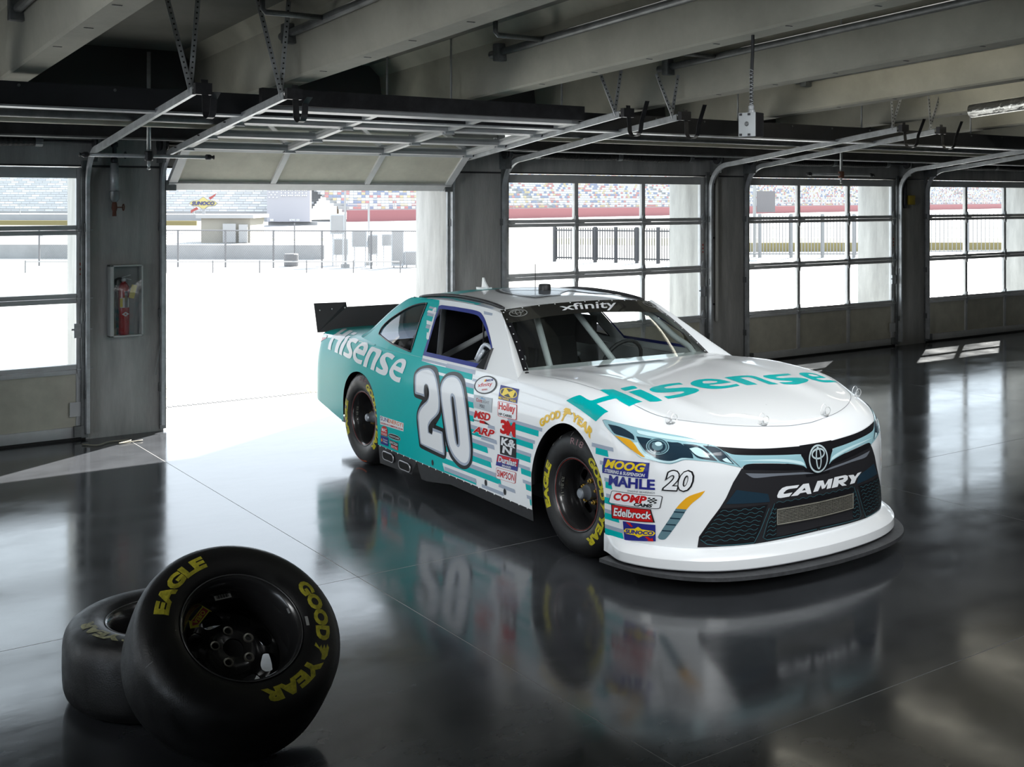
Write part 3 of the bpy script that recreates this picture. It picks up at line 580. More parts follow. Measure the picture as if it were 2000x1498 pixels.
g = thing('score_board', 'tall dark score board with white lamp digits beyond the open bay', 'score board', tuple(at(-17, 90)))
def brd(x0, x1, z0, z1, off, t, m, nm):
    a, b = at(x0, 90 + off), at(x1, 90 + off); return obj(nm, MB().beam(a + Vector((0, 0, (z0 + z1) / 2)), b + Vector((0, 0, (z0 + z1) / 2)), t, z1 - z0), m, g, world=True)
brd(-19.3, -15.9, .28, 5.2, 0, .6, mat('board_gray', (.36, .35, .375), .7), 'board_face'); brd(-19.3, -15.4, -1.4 + 1.35, .27, .3, .3, mPale, 'base')
mLampW = mat('lamp_white', (.75, .75, .75), .6); dg = MB()
pat = {'0': ['111', '101', '101', '101', '111'], '8': ['111', '101', '111', '101', '111']}
for ci, ch in enumerate('8888'):
    for r, row in enumerate(pat[ch]):
        for c_, bit in enumerate(row):
            if bit == '1':
                p = at(-18.15 + ci * .55 + c_ * .15, 89.66); dg.cbox(p + Vector((0, 0, 3.15 - r * .2)), (.09, .05, .09))
for r in range(6):
    for c_ in range(5):
        if (r * 3 + c_) % 2: p = at(-19.1 + c_ * .15, 89.66); dg.cbox(p + Vector((0, 0, 3.2 - r * .2)), (.10, .05, .07))
o = obj('lamp_digits', dg, mLampW, g, world=True); o['kind'] = 'stuff'
def flat_text(txt, o_, ex, size_w, size_h, m, nm, par, bold=.03, shear=0, depth=.02):
    V, F = text2d(txt, 1, bold, shear); lo, hi = V.min(0), V.max(0); V = (V - (lo + hi) / 2) / (hi - lo) * [size_w, size_h]
    return obj(nm, MB().add([tuple(o_ + ex * a + Vector((0, 0, b)) - FW * depth) for a, b in V], F), m, par, world=True)
flat_text('88', at(-18.9, 89.64) + Vector((0, 0, .42)), RT, .28, .18, mLampW, 'board_print', g); flat_text('BOWL USA', at(-17.1, 89.64) + Vector((0, 0, .42)), RT, .8, .16, mLampW, 'board_print', g)
g = thing('roadside_sign', 'yellow diamond sign with a red arrow on a white pole', 'sign', tuple(at(-19, 70)))
sc = at(-18.95, 70) + Vector((0, 0, 1.80))
def plate(pts, m, nm, off): obj(nm, MB().prism([tuple(sc + RT * a + Vector((0, 0, b)) - FW * off) for a, b in pts], (0, 0, 0), tuple(FW * .03)), m, g, world=True)
mSignY = mat('sign_yellow', (.42, .36, .14), .6); mSignR = mat('sign_red', (.28, .06, .05), .6); mSignB = mat('sign_navy', (.04, .045, .13), .6)
plate([(-.78, -.62), (-.62, -.50), (-.30, -.36), (-.42, -.22), (-.66, -.36), (-.80, -.44)], mSignR, 'arrow', .0); plate([(.30, .34), (.42, .22), (.66, .42), (.80, .62), (.62, .52)], mSignR, 'arrow', .0)
plate([(-.92, 0), (-.72, .16), (-.3, .22), (0, .44), (.3, .22), (.72, .16), (.92, 0), (.72, -.16), (.3, -.22), (0, -.44), (-.3, -.22), (-.72, -.16)], mPale, 'backing', .05); plate([(-.84, 0), (-.68, .13), (-.28, .18), (0, .38), (.28, .18), (.68, .13), (.84, 0), (.68, -.13), (.28, -.18), (0, -.38), (-.28, -.18), (-.68, -.13)], mSignY, 'diamond', .09)
flat_text('SUNOCO', sc, RT, 1.4, .24, mSignB, 'sign_lettering', g, .05, .2, .13); obj('pole', MB().tube([(sc.x, sc.y, -.1), (sc.x, sc.y, 1.5)], .10, 8), mPale, g, world=True)
mEl = mat('utility_gray', (.42, .44, .46), .5)
for k, (x, z, w, h, zb_, lab) in enumerate(((-5.35, 35, .44, .62, .96, 'upper pale utility cabinet on posts beyond the score board'), (-5.30, 35.4, .46, .52, .30, 'lower pale utility cabinet on posts beneath the upper one'), (-4.62, 34.6, .46, .52, .58, 'pale gray utility cabinet in the middle of the row'), (-4.25, 34.9, .30, .62, .34, 'narrow gray utility cabinet beside the middle one'), (-3.78, 34.6, .32, .36, .62, 'small pale utility cabinet on two thin posts'), (-3.42, 34.2, .36, 1.10, .04, 'tall white utility cabinet standing on the ground'), (-3.02, 34.2, .40, .42, .06, 'low gray utility cabinet next to the tall white one'))):
    g = thing('utility_cabinet', lab, 'utility box', tuple(at(x, z)), group='utility cabinets outside the bay')
    c = at(x, z); obj('cabinet_body', MB().beam(c - RT * w / 2 + Vector((0, 0, zb_ + h / 2)), c + RT * w / 2 + Vector((0, 0, zb_ + h / 2)), .28, h), mEl, g, world=True)
    for s in (-1, 1): p = c + RT * s * w * .36; obj('post', MB().tube([(p.x, p.y, -.05), (p.x, p.y, zb_)], .022, 6), mEl, g, world=True)
    obj('cabinet_door', MB().beam(c - RT * w * .42 - FW * .15 + Vector((0, 0, zb_ + h / 2)), c + RT * w * .42 - FW * .15 + Vector((0, 0, zb_ + h / 2)), .02, h * .86), mPale, g, world=True)
p = at(-6.75, 34.8); tag(obj('trash_drum', MB().lathe([(.0, 0), (.20, 0), (.22, .02), (.22, .36), (.20, .38), (0, .38)], Matrix.Translation((p.x, p.y, -.01)), 16), mFence), 'dark drum standing at the fence below the score board', 'drum')
for x, z, h, lab in ((-6.74, 35.3, 1.3, 'thin gray pole rising behind the dark drum'), (-4.98, 34.0, 2.6, 'tall white lamp pole among the utility cabinets'), (-4.44, 35.3, 1.9, 'slim white pole beside the tall lamp pole')):
    p = at(x, z); g = thing('pole', lab, 'pole', tuple(p)); obj('shaft', MB().tube([(p.x, p.y, -.05), (p.x, p.y, h)], .035 if h > 1.5 else .02, 8), mPale if h > 1.5 else mFence, g, world=True); obj('base_plate', MB().cbox(p + Vector((0, 0, .04)), (.2, .2, .12)), mPale, g, world=True)
# iron bar fences seen through the closed doors
def bar_fence(x0, z0, x1, z1, h, lab, m, n):
    a, b = at(x0, z0), at(x1, z1); g = thing('bar_fence', lab, 'fence', tuple(a)); mm = MB()
    for k in range(n): p = a.lerp(b, k / (n - 1)); mm.cbox(p + Vector((0, 0, h * .52)), (.022, .022, h * .94))
    o = obj('bars', mm, m, g, world=True); o['kind'] = 'stuff'
    for k in range(7): p = a.lerp(b, k / 6); obj('post', MB().cbox(p + Vector((0, 0, h / 2)), (.09, .09, h + .05)), m, g, world=True)
    for zz in (.12, h - .10): obj('rail', MB().beam(a + Vector((0, 0, zz)), b + Vector((0, 0, zz)), .04, .05), m, g, world=True)
mBar = mat('fence_dark', (.05, .05, .055), .6); mBarP = mat('fence_pale', (.22, .22, .225), .6)
bar_fence(1.40, 37.5, 5.3, 36.0, 1.12, 'dark iron bar enclosure seen through the door behind the car', mBar, 52); bar_fence(7.6, 40, 14.2, 40, 1.5, 'pale bar fence seen through the door beyond the white conduit', mBarP, 60); bar_fence(15, 42, 26, 43, 1.55, 'pale bar fence seen through the door beyond the yellow valve', mBarP, 70)
p = at(8.6, 40.4); g = thing('notice_board', 'pale square panel on a pole seen through a closed door', 'sign', tuple(p)); obj('pole', MB().tube([(p.x, p.y, -.05), (p.x, p.y, 2.9)], .06, 8), mPale, g, world=True); obj('panel', MB().beam(p + RT * .08 + Vector((0, 0, 1.95)), p + RT * .72 + Vector((0, 0, 1.95)), .08, .75), mat('panel_mauve', (.15, .14, .145), .7), g, world=True)
# grandstands
def stand(name, label, A, B, rows, z0, rise, depth, seatw, cols, aisle, wall_m, wall_h, seed):
    A = Vector(A); B = Vector(B); e = (B - A); L = e.length; e.normalize(); n = Vector((-e.y, e.x, 0)); n = n if n.dot(FW) > 0 else -n
    g = thing(name, label, 'grandstand', tuple(A)); rnd = random.Random(seed)
    obj('front_wall', MB().beam(A + Vector((0, 0, wall_h / 2)), B + Vector((0, 0, wall_h / 2)), .3, wall_h), wall_m, g, world=True)
    st = MB()
    for r in range(rows):
        a = A + n * (.8 + depth * r); b = a + e * L; zz = z0 + rise * r
        st.add([a + Vector((0, 0, zz - rise)), b + Vector((0, 0, zz - rise)), b + Vector((0, 0, zz)), a + Vector((0, 0, zz)), b + n * depth + Vector((0, 0, zz)), a + n * depth + Vector((0, 0, zz))], [(0, 1, 2, 3), (3, 2, 4, 5)])
    o = obj('terrace', st, mPale, g, world=True); o['kind'] = 'stuff'
    ms = [MB() for _ in cols]; N = int(L / seatw)
    for r in range(rows):
        k = 0
        while k < N:
            run = 1; ci = rnd.choices(range(len(cols)), [c[1] for c in cols])[0]
            if (k + r // 2) % aisle < 2: k += 1; continue
            run = min(run, aisle - (k + r // 2) % aisle, N - k); s0 = k * seatw; s1 = (k + run) * seatw - .05
            p = A + n * (.95 + depth * r); zz = z0 + rise * r
            a, b = p + e * s0, p + e * s1; h = rise * .80
            ms[ci].add([a + Vector((0, 0, zz)), b + Vector((0, 0, zz)), b + Vector((0, 0, zz + h)), a + Vector((0, 0, zz + h)), b + n * .12 + Vector((0, 0, zz + h)), a + n * .12 + Vector((0, 0, zz + h))], [(0, 1, 2, 3), (3, 2, 4, 5)])
            k += run
    for (m, w), q in zip(cols, ms):
        o = obj('seats', q, m, g, world=True); o['kind'] = 'stuff'
    rl = MB()
    for k in range(int(L / 6)): p = A + e * 6 * k; rl.tube([p + Vector((0, 0, wall_h)), p + Vector((0, 0, wall_h + 1.0))], .04, 4)
    for zz in (.5, 1.0): rl.tube([A + Vector((0, 0, wall_h + zz)), B + Vector((0, 0, wall_h + zz))], .03, 4)
    o = obj('railing', rl, mPale, g, world=True); o['kind'] = 'stuff'
sW = mat('seat_white', (.55, .56, .57), .6); sR = mat('seat_red', (.42, .20, .19), .6); sN = mat('seat_blue', (.20, .23, .32), .6); sY = mat('seat_tan', (.46, .38, .23), .6); sG = mat('seat_gray', (.42, .43, .44), .6)  # seat colours lightened so that they carry the distant haze
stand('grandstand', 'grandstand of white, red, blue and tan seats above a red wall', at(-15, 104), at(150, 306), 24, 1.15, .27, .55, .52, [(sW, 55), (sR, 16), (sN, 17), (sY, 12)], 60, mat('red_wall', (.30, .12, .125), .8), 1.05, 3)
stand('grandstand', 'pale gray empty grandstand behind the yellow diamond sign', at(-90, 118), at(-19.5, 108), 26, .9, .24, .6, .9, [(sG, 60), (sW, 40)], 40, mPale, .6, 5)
def tree(x, z, h, r, lab, seed):
    p = at(x, z); g = thing('tree', lab, 'tree', tuple(p), group='trees between the stands'); rnd = random.Random(seed)
    obj('trunk', MB().tube([(p.x, p.y, -.1), (p.x, p.y, h * .6)], [.16, .08], 8), mat('bark', (.16, .13, .10), .9) if 'bark' not in bpy.data.materials else bpy.data.materials['bark'], g, world=True)
    lf = MB()
    for k in range(900):
        v = Vector((rnd.gauss(0, 1), rnd.gauss(0, 1), rnd.gauss(0, .8))); v = v.normalized() * r * rnd.random() ** .4; c = p + Vector((0, 0, h * .72)) + v; s = .22
        q = Matrix.Rotation(rnd.random() * 6, 3, 'Z') @ Matrix.Rotation(rnd.random() * 3, 3, 'X'); lf.add([c + q @ Vector(w) for w in ((-s, 0, 0), (0, -s * .5, 0), (s, 0, 0), (0, s * .5, 0))], [(0, 1, 2, 3)])
    o = obj('leaves', lf, mat('pale_foliage', (.07, .085, .035), .8) if 'pale_foliage' not in bpy.data.materials else bpy.data.materials['pale_foliage'], g, world=True); o['kind'] = 'stuff'
tree(-20.5, 134, 7.2, 2.4, 'pale green tree between the two stands, taller one', 1); tree(-15.0, 137, 6.6, 2.2, 'pale green tree between the two stands, shorter one', 2)
# ------------------------------------------------------------------ the race car: body surfaces
# car frame: x = u along the car (0 at the rear axle, forward positive), y = v across (negative = the side facing the camera), z up
CAR = thing('race_car', 'teal and white stock race car with a white number 20', 'car',
            (4.93, 7.775, 0), (0, 0, -math.radians(91.2)))
_u = [-1.16, -1.145, -1.10, -1.03, -0.95, -0.80, -0.4, 0, 0.6, 1.3, 2.0, 2.7, 2.98, 3.14, 3.29, 3.415, 3.51, 3.585, 3.63, 3.645]
_v = [0, -0.40, -0.68, -0.83, -0.90, -0.93, -0.955, -0.965, -0.966, -0.966, -0.966, -0.966, -0.957, -0.935, -0.885, -0.795, -0.68, -0.50, -0.25, 0]
_d = np.concatenate([[0], np.cumsum(np.hypot(np.diff(_u), np.diff(_v)))]); _s = _d - _d[9] + 1.3
S0, S1 = _s[0], _s[-1]
_plan = spline(_s, np.array([_u, _v]).T)
def plan_n(s):
    t = _plan(np.asarray(s) + .004) - _plan(np.asarray(s) - .004); n = np.stack([t[..., 1], -t[..., 0]], -1)
    e = np.asarray(s)
    n = n / np.linalg.norm(n, axis=-1, keepdims=True)
    return n
_offs = spline([-.1, .05, .12, .3, .5, .62, .72, .8, .86, .92, .97, 1.05], [-.03, -.02, -.012, -.002, 0, -.001, -.008, -.022, -.038, -.060, -.082, -.125])
_offf = lin([0, .22, .6, .66, .70, .74, .8, .86, 1.], [0, 0, 0, -.005, -.014, -.03, -.07, -.12, -.2])
def W_(s, z):
    s = np.asarray(s, float); z = np.asarray(z, float)
    p = _plan(s); n = plan_n(s); w = sstep(2.98, 3.30, s); lip = sstep(2.99, 3.15, s)
    o = _offs(z) * (1 - w) + _offf(z) * w
    q = p + n * o[..., None]
    return np.stack([q[..., 0], q[..., 1], z], -1)
_sfront = lambda u: float(np.interp(u, _u[9:], _s[9:]))
s_of_u = lambda u: float(np.interp(u, _u, _s))
zC = spline([S0, s_of_u(-1.03), -.4, .1, .7, 1.3, 1.9, 2.3, 2.7, 2.98, s_of_u(3.2), s_of_u(3.415), s_of_u(3.545), s_of_u(3.62), S1],
            [.915, .905, .925, .92, .92, .92, .918, .908, .880, .820, .785, .765, .738, .712, .702])
zB = lin([S0, -1.03, -.31, -.30, .294, 2.31, 2.998, 3.1, S1], [.40, .385, .282, .282, .208, .184, .116, .118, .12])
def Hd(u, v):
    a = np.interp(u, [-1.2, -.9, -.4, .1, 1.8, 2.0, 2.3, 2.7, 3.0, 3.28, 3.48, 3.58, 3.7], [.925, .94, .952, .955, .955, .945, .932, .908, .885, .85, .808, .772, .72])
    b = spline([-1.3, -.9, -.4, .1, 1.8, 2.0, 2.3, 2.7, 3.0, 3.28, 3.48, 3.58, 3.7], [.92, .94, .952, .955, .955, .950, .948, .930, .898, .852, .803, .770, .72])(u)
    ridge = .010 * np.exp(-((np.abs(v) - .56 + .06 * (u - 2)) / .09) ** 2) * sstep(1.9, 2.4, u) * (1 - sstep(3.1, 3.45, u))
    return b + (.028 * sstep(2.0, 2.6, u) * (1 - sstep(2.9, 3.3, u)) - .004) * (np.abs(v) / .8) ** 2 + ridge
def T_(s, lam):
    """top skin: from the shoulder line (lam 0) in to the centre line (lam 1)"""
    s = np.asarray(s, float); lam = np.asarray(lam, float); c = W_(s, zC(s))
    up = np.where(s > 2.9, 2.9 + .36 * (s - 2.9) / (S1 - 2.9), np.where(s < -.7, -.7 - .2 * (s + .7) / (S0 + .7), s))
    pu = c[..., 0] + (up - c[..., 0]) * lam; pv = c[..., 1] * (1 - lam)
    d = np.hypot(pu - c[..., 0], pv - c[..., 1]); R = .15
    al = np.radians(28); ph = np.arccos(np.clip(math.cos(al) * (1 - np.minimum(d / R, 1)), -1, 1)); cw = (np.sin(ph) - math.sin(al)) / (1 - math.sin(al))
    z = c[..., 2] + (Hd(pu, pv) - c[..., 2]) * cw
    return np.stack([pu, pv, z], -1)
def G_(u, z):
    u = np.asarray(u, float); z = np.asarray(z, float)
    k = (z - .925); v = -(.903 - .66 * k - .12 * k * k) + .16 * np.clip(.35 - u, 0, 1) ** 2
    return np.stack([u, v, z], -1)
_zr = spline([.2, .5, .8, 1.1, 1.35, 1.55], [1.308, 1.338, 1.350, 1.347, 1.335, 1.313])
def R_(u, v):
    u = np.asarray(u, float); v = np.asarray(v, float)
    return np.stack([u, v, _zr(u) - .052 * (np.abs(v) / .66) ** 2.6], -1)

_LG = np.linspace(0, 1, 161)
def WT_(s, y):
    """one unrolled skin: y is height up to the shoulder line, then distance along the top skin"""
    s = np.atleast_1d(np.asarray(s, float)); y = np.atleast_1d(np.asarray(y, float)); c = zC(s); P = W_(s, np.minimum(y, c)); k = y > c
    if k.any():
        sk = s[k]; T = T_(np.repeat(sk, 161), np.tile(_LG, len(sk))).reshape(-1, 161, 3)
        L = np.concatenate([np.zeros((len(sk), 1)), np.cumsum(np.linalg.norm(np.diff(T, axis=1), axis=2), axis=1)], 1)
        lam = np.array([np.interp(d, L[i], _LG) for i, d in enumerate(y[k] - c[k])]); P[k] = T_(sk, lam)
    return P
def H_(u, v):
    """top skin as a height over the plan"""
    u = np.atleast_1d(np.asarray(u, float)); v = np.atleast_1d(np.asarray(v, float)); z = np.empty(len(u))
    for i in range(len(u)):
        h = HOOD_BVH.ray_cast((u[i], v[i], 2), (0, 0, -1)); z[i] = h[0].z if h[0] else np.nan
    return np.stack([u, v, z], -1)
mPaint = mat('white_car_paint', (.84, .87, .89), .25, coat=.6, spec=.35)
mTeal = mat('teal_vinyl', (0.0, .435, .435), .30, coat=.08, spec=.15)
mGrayV = mat('gray_vinyl', (.27, .31, .38), .3, coat=.2, spec=.3)
mBlackV = mat('black_vinyl', (.010, .010, .012), .3, coat=.15, spec=.3)
mBlackMatte = mat('matte_black_metal', (.018, .018, .02), .5, nscale=30, namt=.3)

ARCH_R = [(-.316, .10), (-.316, .45), (-.30, .53), (-.255, .61), (-.18, .672), (-.09, .70), (.0, .703), (.10, .68), (.19, .625), (.25, .54), (.285, .43), (.294, .33), (.294, .10)]
ARCH_F = [(2.311, .10), (2.311, .40), (2.34, .50), (2.395, .60), (2.47, .68), (2.56, .733), (2.65, .750), (2.74, .735), (2.83, .686), (2.915, .60), (2.975, .50), (2.998, .40), (2.998, .08)]
def body_outline():
    lo = [(S0, float(zB(S0))), (-1.03, .385), (-.316, .282)] + cr(ARCH_R[1:-1], 4) + [(.294, .208), (1.3, .196), (2.311, .184)] + cr(ARCH_F[1:-1], 4) + [(2.998, .116), (3.012, .116), (3.02, .213)]
    ss = np.linspace(3.05, S1, 24); lo += [(s, .213) for s in ss]
    up = [(s, float(zC(s))) for s in np.linspace(S1, S0, 150)]
    return lo + up
def mirror_join(mb, V3, F, N, nn):
    k = len(mb.v); mb.add(V3, F); nn += [tuple(n) for n in N]
    M = V3 * [1, -1, 1]; mb.add(M, [t[::-1] for t in F]); nn += [tuple(n) for n in N * [1, -1, 1]]
def panel(mb, nn, fn, outlines, holes=(), h=.035, off=0.0, both=False, flip=1):
    V, F = fill(outlines, holes, h); P = fn(V[:, 0], V[:, 1]); N = nrm(fn, V) * flip; P = P + N * off
    # make winding agree with normals
    if F:
        t = np.array(F); c = np.cross(P[t[:, 1]] - P[t[:, 0]], P[t[:, 2]] - P[t[:, 0]]); bad = (c * N[t[:, 0]]).sum(1) < 0
        F = [f[::-1] if b else f for f, b in zip(F, bad)]
    if both: mirror_join(mb, P, F, N, nn)
    else: mb.add(P, F); nn += [tuple(n) for n in N]
BODY_OUT = body_outline()
bd, bn = MB(), []
panel(bd, bn, W_, [BODY_OUT], h=.04, both=True)
def quad_surface(mb, nn, fn, A, B, both=True, flip=1, off=0):
    g = np.array([(a, b) for a in A for b in B]); P = fn(g[:, 0], g[:, 1]); N = nrm(fn, g) * flip; P = P + N * off; nb = len(B)
    F = [(i * nb + j, (i + 1) * nb + j, (i + 1) * nb + j + 1, i * nb + j + 1) for i in range(len(A) - 1) for j in range(nb - 1)]
    t = F[0]; c = np.cross(P[t[1]] - P[t[0]], P[t[2]] - P[t[0]])
    if c @ N[t[0]] < 0: F = [f[::-1] for f in F]
    if both: mirror_join(mb, P, F, N, nn)
    else: mb.add(P, F); nn += [tuple(n) for n in N]
LAM = np.concatenate([np.linspace(0, .03, 5)[:-1], np.linspace(.03, .25, 12)[:-1], np.linspace(.25, 1, 14)])
def _T(s, l): return T_(s, l)
def _Tn(s, l):
    return T_(np.clip(s, S0, S1), np.clip(l, 0, 1))
quad_surface(bd, bn, _Tn, np.linspace(1.88, S1 - 1e-4, 70), LAM)
quad_surface(bd, bn, _Tn, np.linspace(S0 + 1e-4, .12, 50), LAM)
# greenhouse sides with the window openings
DOOR_WIN = [(.870, .930), (.790, 1.084), (.707, 1.252), (.914, 1.262), (1.211, 1.258), (1.322, 1.235), (1.444, 1.178), (1.56, 1.105), (1.655, 1.063), (1.699, .932)]
DOOR_WIN = [(.870, .930), (.790, 1.084), (.700, 1.252), (.73, 1.26)] + cr([(.914, 1.262), (1.211, 1.258), (1.322, 1.235), (1.444, 1.178), (1.56, 1.11), (1.655, 1.05)], 4) + [(1.699, .932)]
QUART = cr([(.073, .998), (.062, 1.045), (.107, 1.101), (.201, 1.160), (.309, 1.213), (.421, 1.245), (.52, 1.257)], 4) + [(.571, 1.145), (.642, 1.022), (.690, .932), (.374, .955), (.202, .979)]
GSIDE = [(-.30, .915), (2.09, .915), (1.9, 1.03), (1.68, 1.17), (1.53, 1.262)] + [(u, float(R_(u, .655)[2])) for u in np.linspace(1.47, .33, 20)] + cr([(.24, 1.272), (.16, 1.235), (.06, 1.16), (-.03, 1.07), (-.12, .98), (-.22, .93)], 4)
panel(bd, bn, G_, [GSIDE], [DOOR_WIN, QUART], h=.04, both=True)
# roof skin, curling down to meet the sides
panel(bd, bn, R_, [[(.27, -.66), (.36, -.66), (1.50, -.66), (1.50, -.645), (1.53, -.35), (1.545, 0), (1.53, .35), (1.50, .645), (1.50, .66), (.27, .66), (.25, 0)]], h=.05)
# windshield pillars and rear pillars
WS_B = lambda t: np.array([1.955 + .085 * (1 - t * t), .784 * t, .943 + .012 * (1 - t * t)])
WS_T = lambda t: np.array([1.475 + .07 * (1 - t * t), .648 * t, float(_zr(1.5)) - .004 - .036 * abs(t) ** 2.2])
def WS(t, r):
    b = WS_B(t); q = WS_T(t); p = b + (q - b) * r; n = np.array([.6, 0, .8]); return p + n * (.035 * math.sin(math.pi * r) * (1 - .5 * t * t))
def strip(mb, nn, A, B, bulge, k=7):
    """blend strip between two edge curves, bulging outwards"""
    G = []
    for a, b in zip(A, B):
        a = np.array(a); b = np.array(b); n = np.array(bulge); G.append([a + (b - a) * t + n * (math.sin(math.pi * t) ** .8) for t in np.linspace(0, 1, k)])
    G = np.array(G)
    for sgn in (1, -1):
        P = G * [1, sgn, 1]; m = MB().grid(P if sgn > 0 else P[::-1]); bm_v = np.array(m.v); N = np.zeros_like(bm_v)
        for f in m.f:
            c = np.cross(bm_v[f[1]] - bm_v[f[0]], bm_v[f[2]] - bm_v[f[0]])
            for i in f: N[i] += c
        N /= np.maximum(np.linalg.norm(N, axis=1, keepdims=True), 1e-9)
        out = np.array([.4, sgn * -.8 if False else sgn, .3]); 
        if (N @ np.array([.3, sgn * .8 * np.sign(G[0, 0, 1]) * 1.0, .4])).mean() < 0: N = -N; m.f = [f[::-1] for f in m.f]
        mb.add(m.v, m.f); nn += [tuple(n) for n in N]
ap = [(2.09, .905), (1.9, 1.03), (1.68, 1.17), (1.53, 1.262), (1.47, 1.285)]
ap = cr(ap, 5)
Aed = [G_(*p) for p in ap]; Bed = [WS(-1, r) for r in np.linspace(-.03, 1, len(ap))]
strip(bd, bn, Aed, Bed, (.012, -.012, .008))
RW_B = lambda t: np.array([-.30 - .04 * (1 - t * t), .70 * t, .955]); RW_T = lambda t: np.array([.27, .60 * t, float(_zr(.25)) - .045 * abs(t) ** 2.4])
cp = cr([(.30, 1.272), (.24, 1.272), (.16, 1.235), (.06, 1.16), (-.03, 1.07), (-.12, .98), (-.25, .93)], 4)
strip(bd, bn, [G_(*p) for p in cp], [RW_T(-1) + (RW_B(-1) - RW_T(-1)) * r for r in np.linspace(0, 1, len(cp))], (-.02, -.01, .015))
_hs = np.linspace(1.88, S1 - 1e-4, 150); _hl = np.concatenate([np.linspace(0, .25, 40)[:-1], np.linspace(.25, 1, 50)])
_hg = T_(np.repeat(_hs, len(_hl)), np.tile(_hl, len(_hs))).reshape(len(_hs), len(_hl), 3)
_m = MB().grid(_hg); _k = len(_m.v); _m.grid(_hg * [1, -1, 1]); HOOD_BVH = BVHTree.FromPolygons(_m.v, _m.f)
body = obj('body_shell', bd, mPaint, CAR, smooth=True, normals=bn)
lip = MB()
_ls = np.linspace(2.99, S1, 60); _lp = [(.214, -.004), (.212, .006), (.196, .04), (.178, .066), (.170, .072), (.150, .073), (.124, .073), (.118, .069), (.118, 0)]
_g = []
for s in _ls:
    p = _plan(s); n = plan_n(s); k = float(sstep(2.97, 3.2, s)); base = W_(np.array([s]), np.array([.214]))[0]
    _g.append([(base[0] + n[0] * o * k, base[1] + n[1] * o * k, z) for z, o in _lp])
_g = np.array(_g); _g = np.concatenate([_g, _g[::-1][1:] * [1, -1, 1]]); lip.grid(_g[:, ::-1])
lip = obj('front_lip', lip, mPaint, CAR, angle=.5, smooth=True)
body['label'] = 'white painted body panels'
# ------------------------------------------------------------------ vinyl graphics: flat print that follows the body
def _S(t, r):
    t = np.atleast_1d(t); r = np.atleast_1d(r); return np.array([WS(float(a), float(b)) for a, b in zip(t, r)])
def _B(s, y):
    s = np.atleast_1d(np.asarray(s, float)); far = s > S1; P = WT_(np.where(far, 2 * S1 - s, s), y); P[far, 1] *= -1; return P
DOM = {'B': (_B, 1), 'H': (H_, 1), 'G': (G_, 1), 'R': (R_, 1), 'S': (_S, 1)}
def smooth(poly, k=3, ang=48):
    """round off a traced outline but keep its real corners"""
    P = [np.array(p, float) for p in poly]; n = len(P); cs = []
    for i in range(n):
        a = P[i] - P[i - 1]; b = P[(i + 1) % n] - P[i]; c = math.degrees(math.acos(np.clip(a @ b / (np.linalg.norm(a) * np.linalg.norm(b) + 1e-12), -1, 1)))
        if c > ang: cs.append(i)
    if not cs: return cr(poly, k, True)
    out = []
    for j, i in enumerate(cs):
        e = cs[(j + 1) % len(cs)]; e = e if e > i else e + n
        out += cr([tuple(P[q % n]) for q in range(i, e + 1)], k)[:-1]
    return out
class Decal:
    """one sticker: several flat colours in one mesh that hugs the body"""
    def __init__(s, dom='B'): s.dom = dom; s.mb = MB(); s.n = []; s.mi = []; s.mats = []; s.layer = 0
    def _put(s, V, F, m, off=None):
        fn, fl = DOM[s.dom]; V = np.asarray(V, float)
        if off is None: s.layer += 1; off = .0008 + .0007 * s.layer
        P = fn(V[:, 0], V[:, 1]); N = nrm(fn, V) * fl
        ok = np.isfinite(P).all(1) & np.isfinite(N).all(1); F = [f for f in F if all(ok[i] for i in f)]
        P = np.nan_to_num(P) + np.nan_to_num(N) * off; N = np.nan_to_num(N, nan=.577)
        if not F: return s
        out = []
        for f in F:
            c = np.cross(P[f[1]] - P[f[0]], P[f[2]] - P[f[0]]); out.append(tuple(f[::-1]) if c @ N[f[0]] < 0 else tuple(f))
        if m not in s.mats: s.mats.append(m)
        s.mb.add(P, out); s.n += [tuple(n) for n in N]; s.mi += [s.mats.index(m)] * len(out); return s
    def poly(s, outs, m, holes=(), h=.018, off=None, sm=True):
        f = (lambda p: smooth(p)) if sm else (lambda p: p)
        V, F = fill([f(p) for p in outs], [f(p) for p in holes], h); return s._put(V, F, m, off)
    def text(s, txt, m, fn, box, bold=0, shear=0, h=.02, off=None, rot=0, spacing=1.0):
        """text squeezed into box (x0, y0, x1, y1) of the local frame fn -> decal domain"""
        V, F = text2d(txt, 1, bold, shear, spacing=spacing); lo, hi = V.min(0), V.max(0)
        if bold:                                     # the plain letters under the fattened ones close their overlaps
            V0, F0 = text2d(txt, 1, 0, shear, spacing=spacing); F = F + [tuple(i + len(V) for i in f) for f in F0]; V = np.concatenate([V, V0])
        V = (V - lo) / np.maximum(hi - lo, 1e-6)
        if rot: V = np.stack([1 - V[:, 1], V[:, 0]], 1)
        V = V * [box[2] - box[0], box[3] - box[1]] + [box[0], box[1]]; V, F = split_long(V, F, 10)
        Q = np.array([fn(a, b) for a, b in V]); Q, F = split_long(Q, F, h); return s._put(Q, F, m, off)
    def done(s, name, parent, label=None):
        o = obj(name, s.mb, s.mats, parent, smooth=True, normals=s.n); o.data.polygons.foreach_set('material_index', s.mi)
        if label: o['label'] = label
        return o
def quadmap(q):
    tl, tr, br, bl = [np.array(p) for p in q]
    return lambda a, b: (bl * (1 - a) + br * a) * (1 - b) + (tl * (1 - a) + tr * a) * b
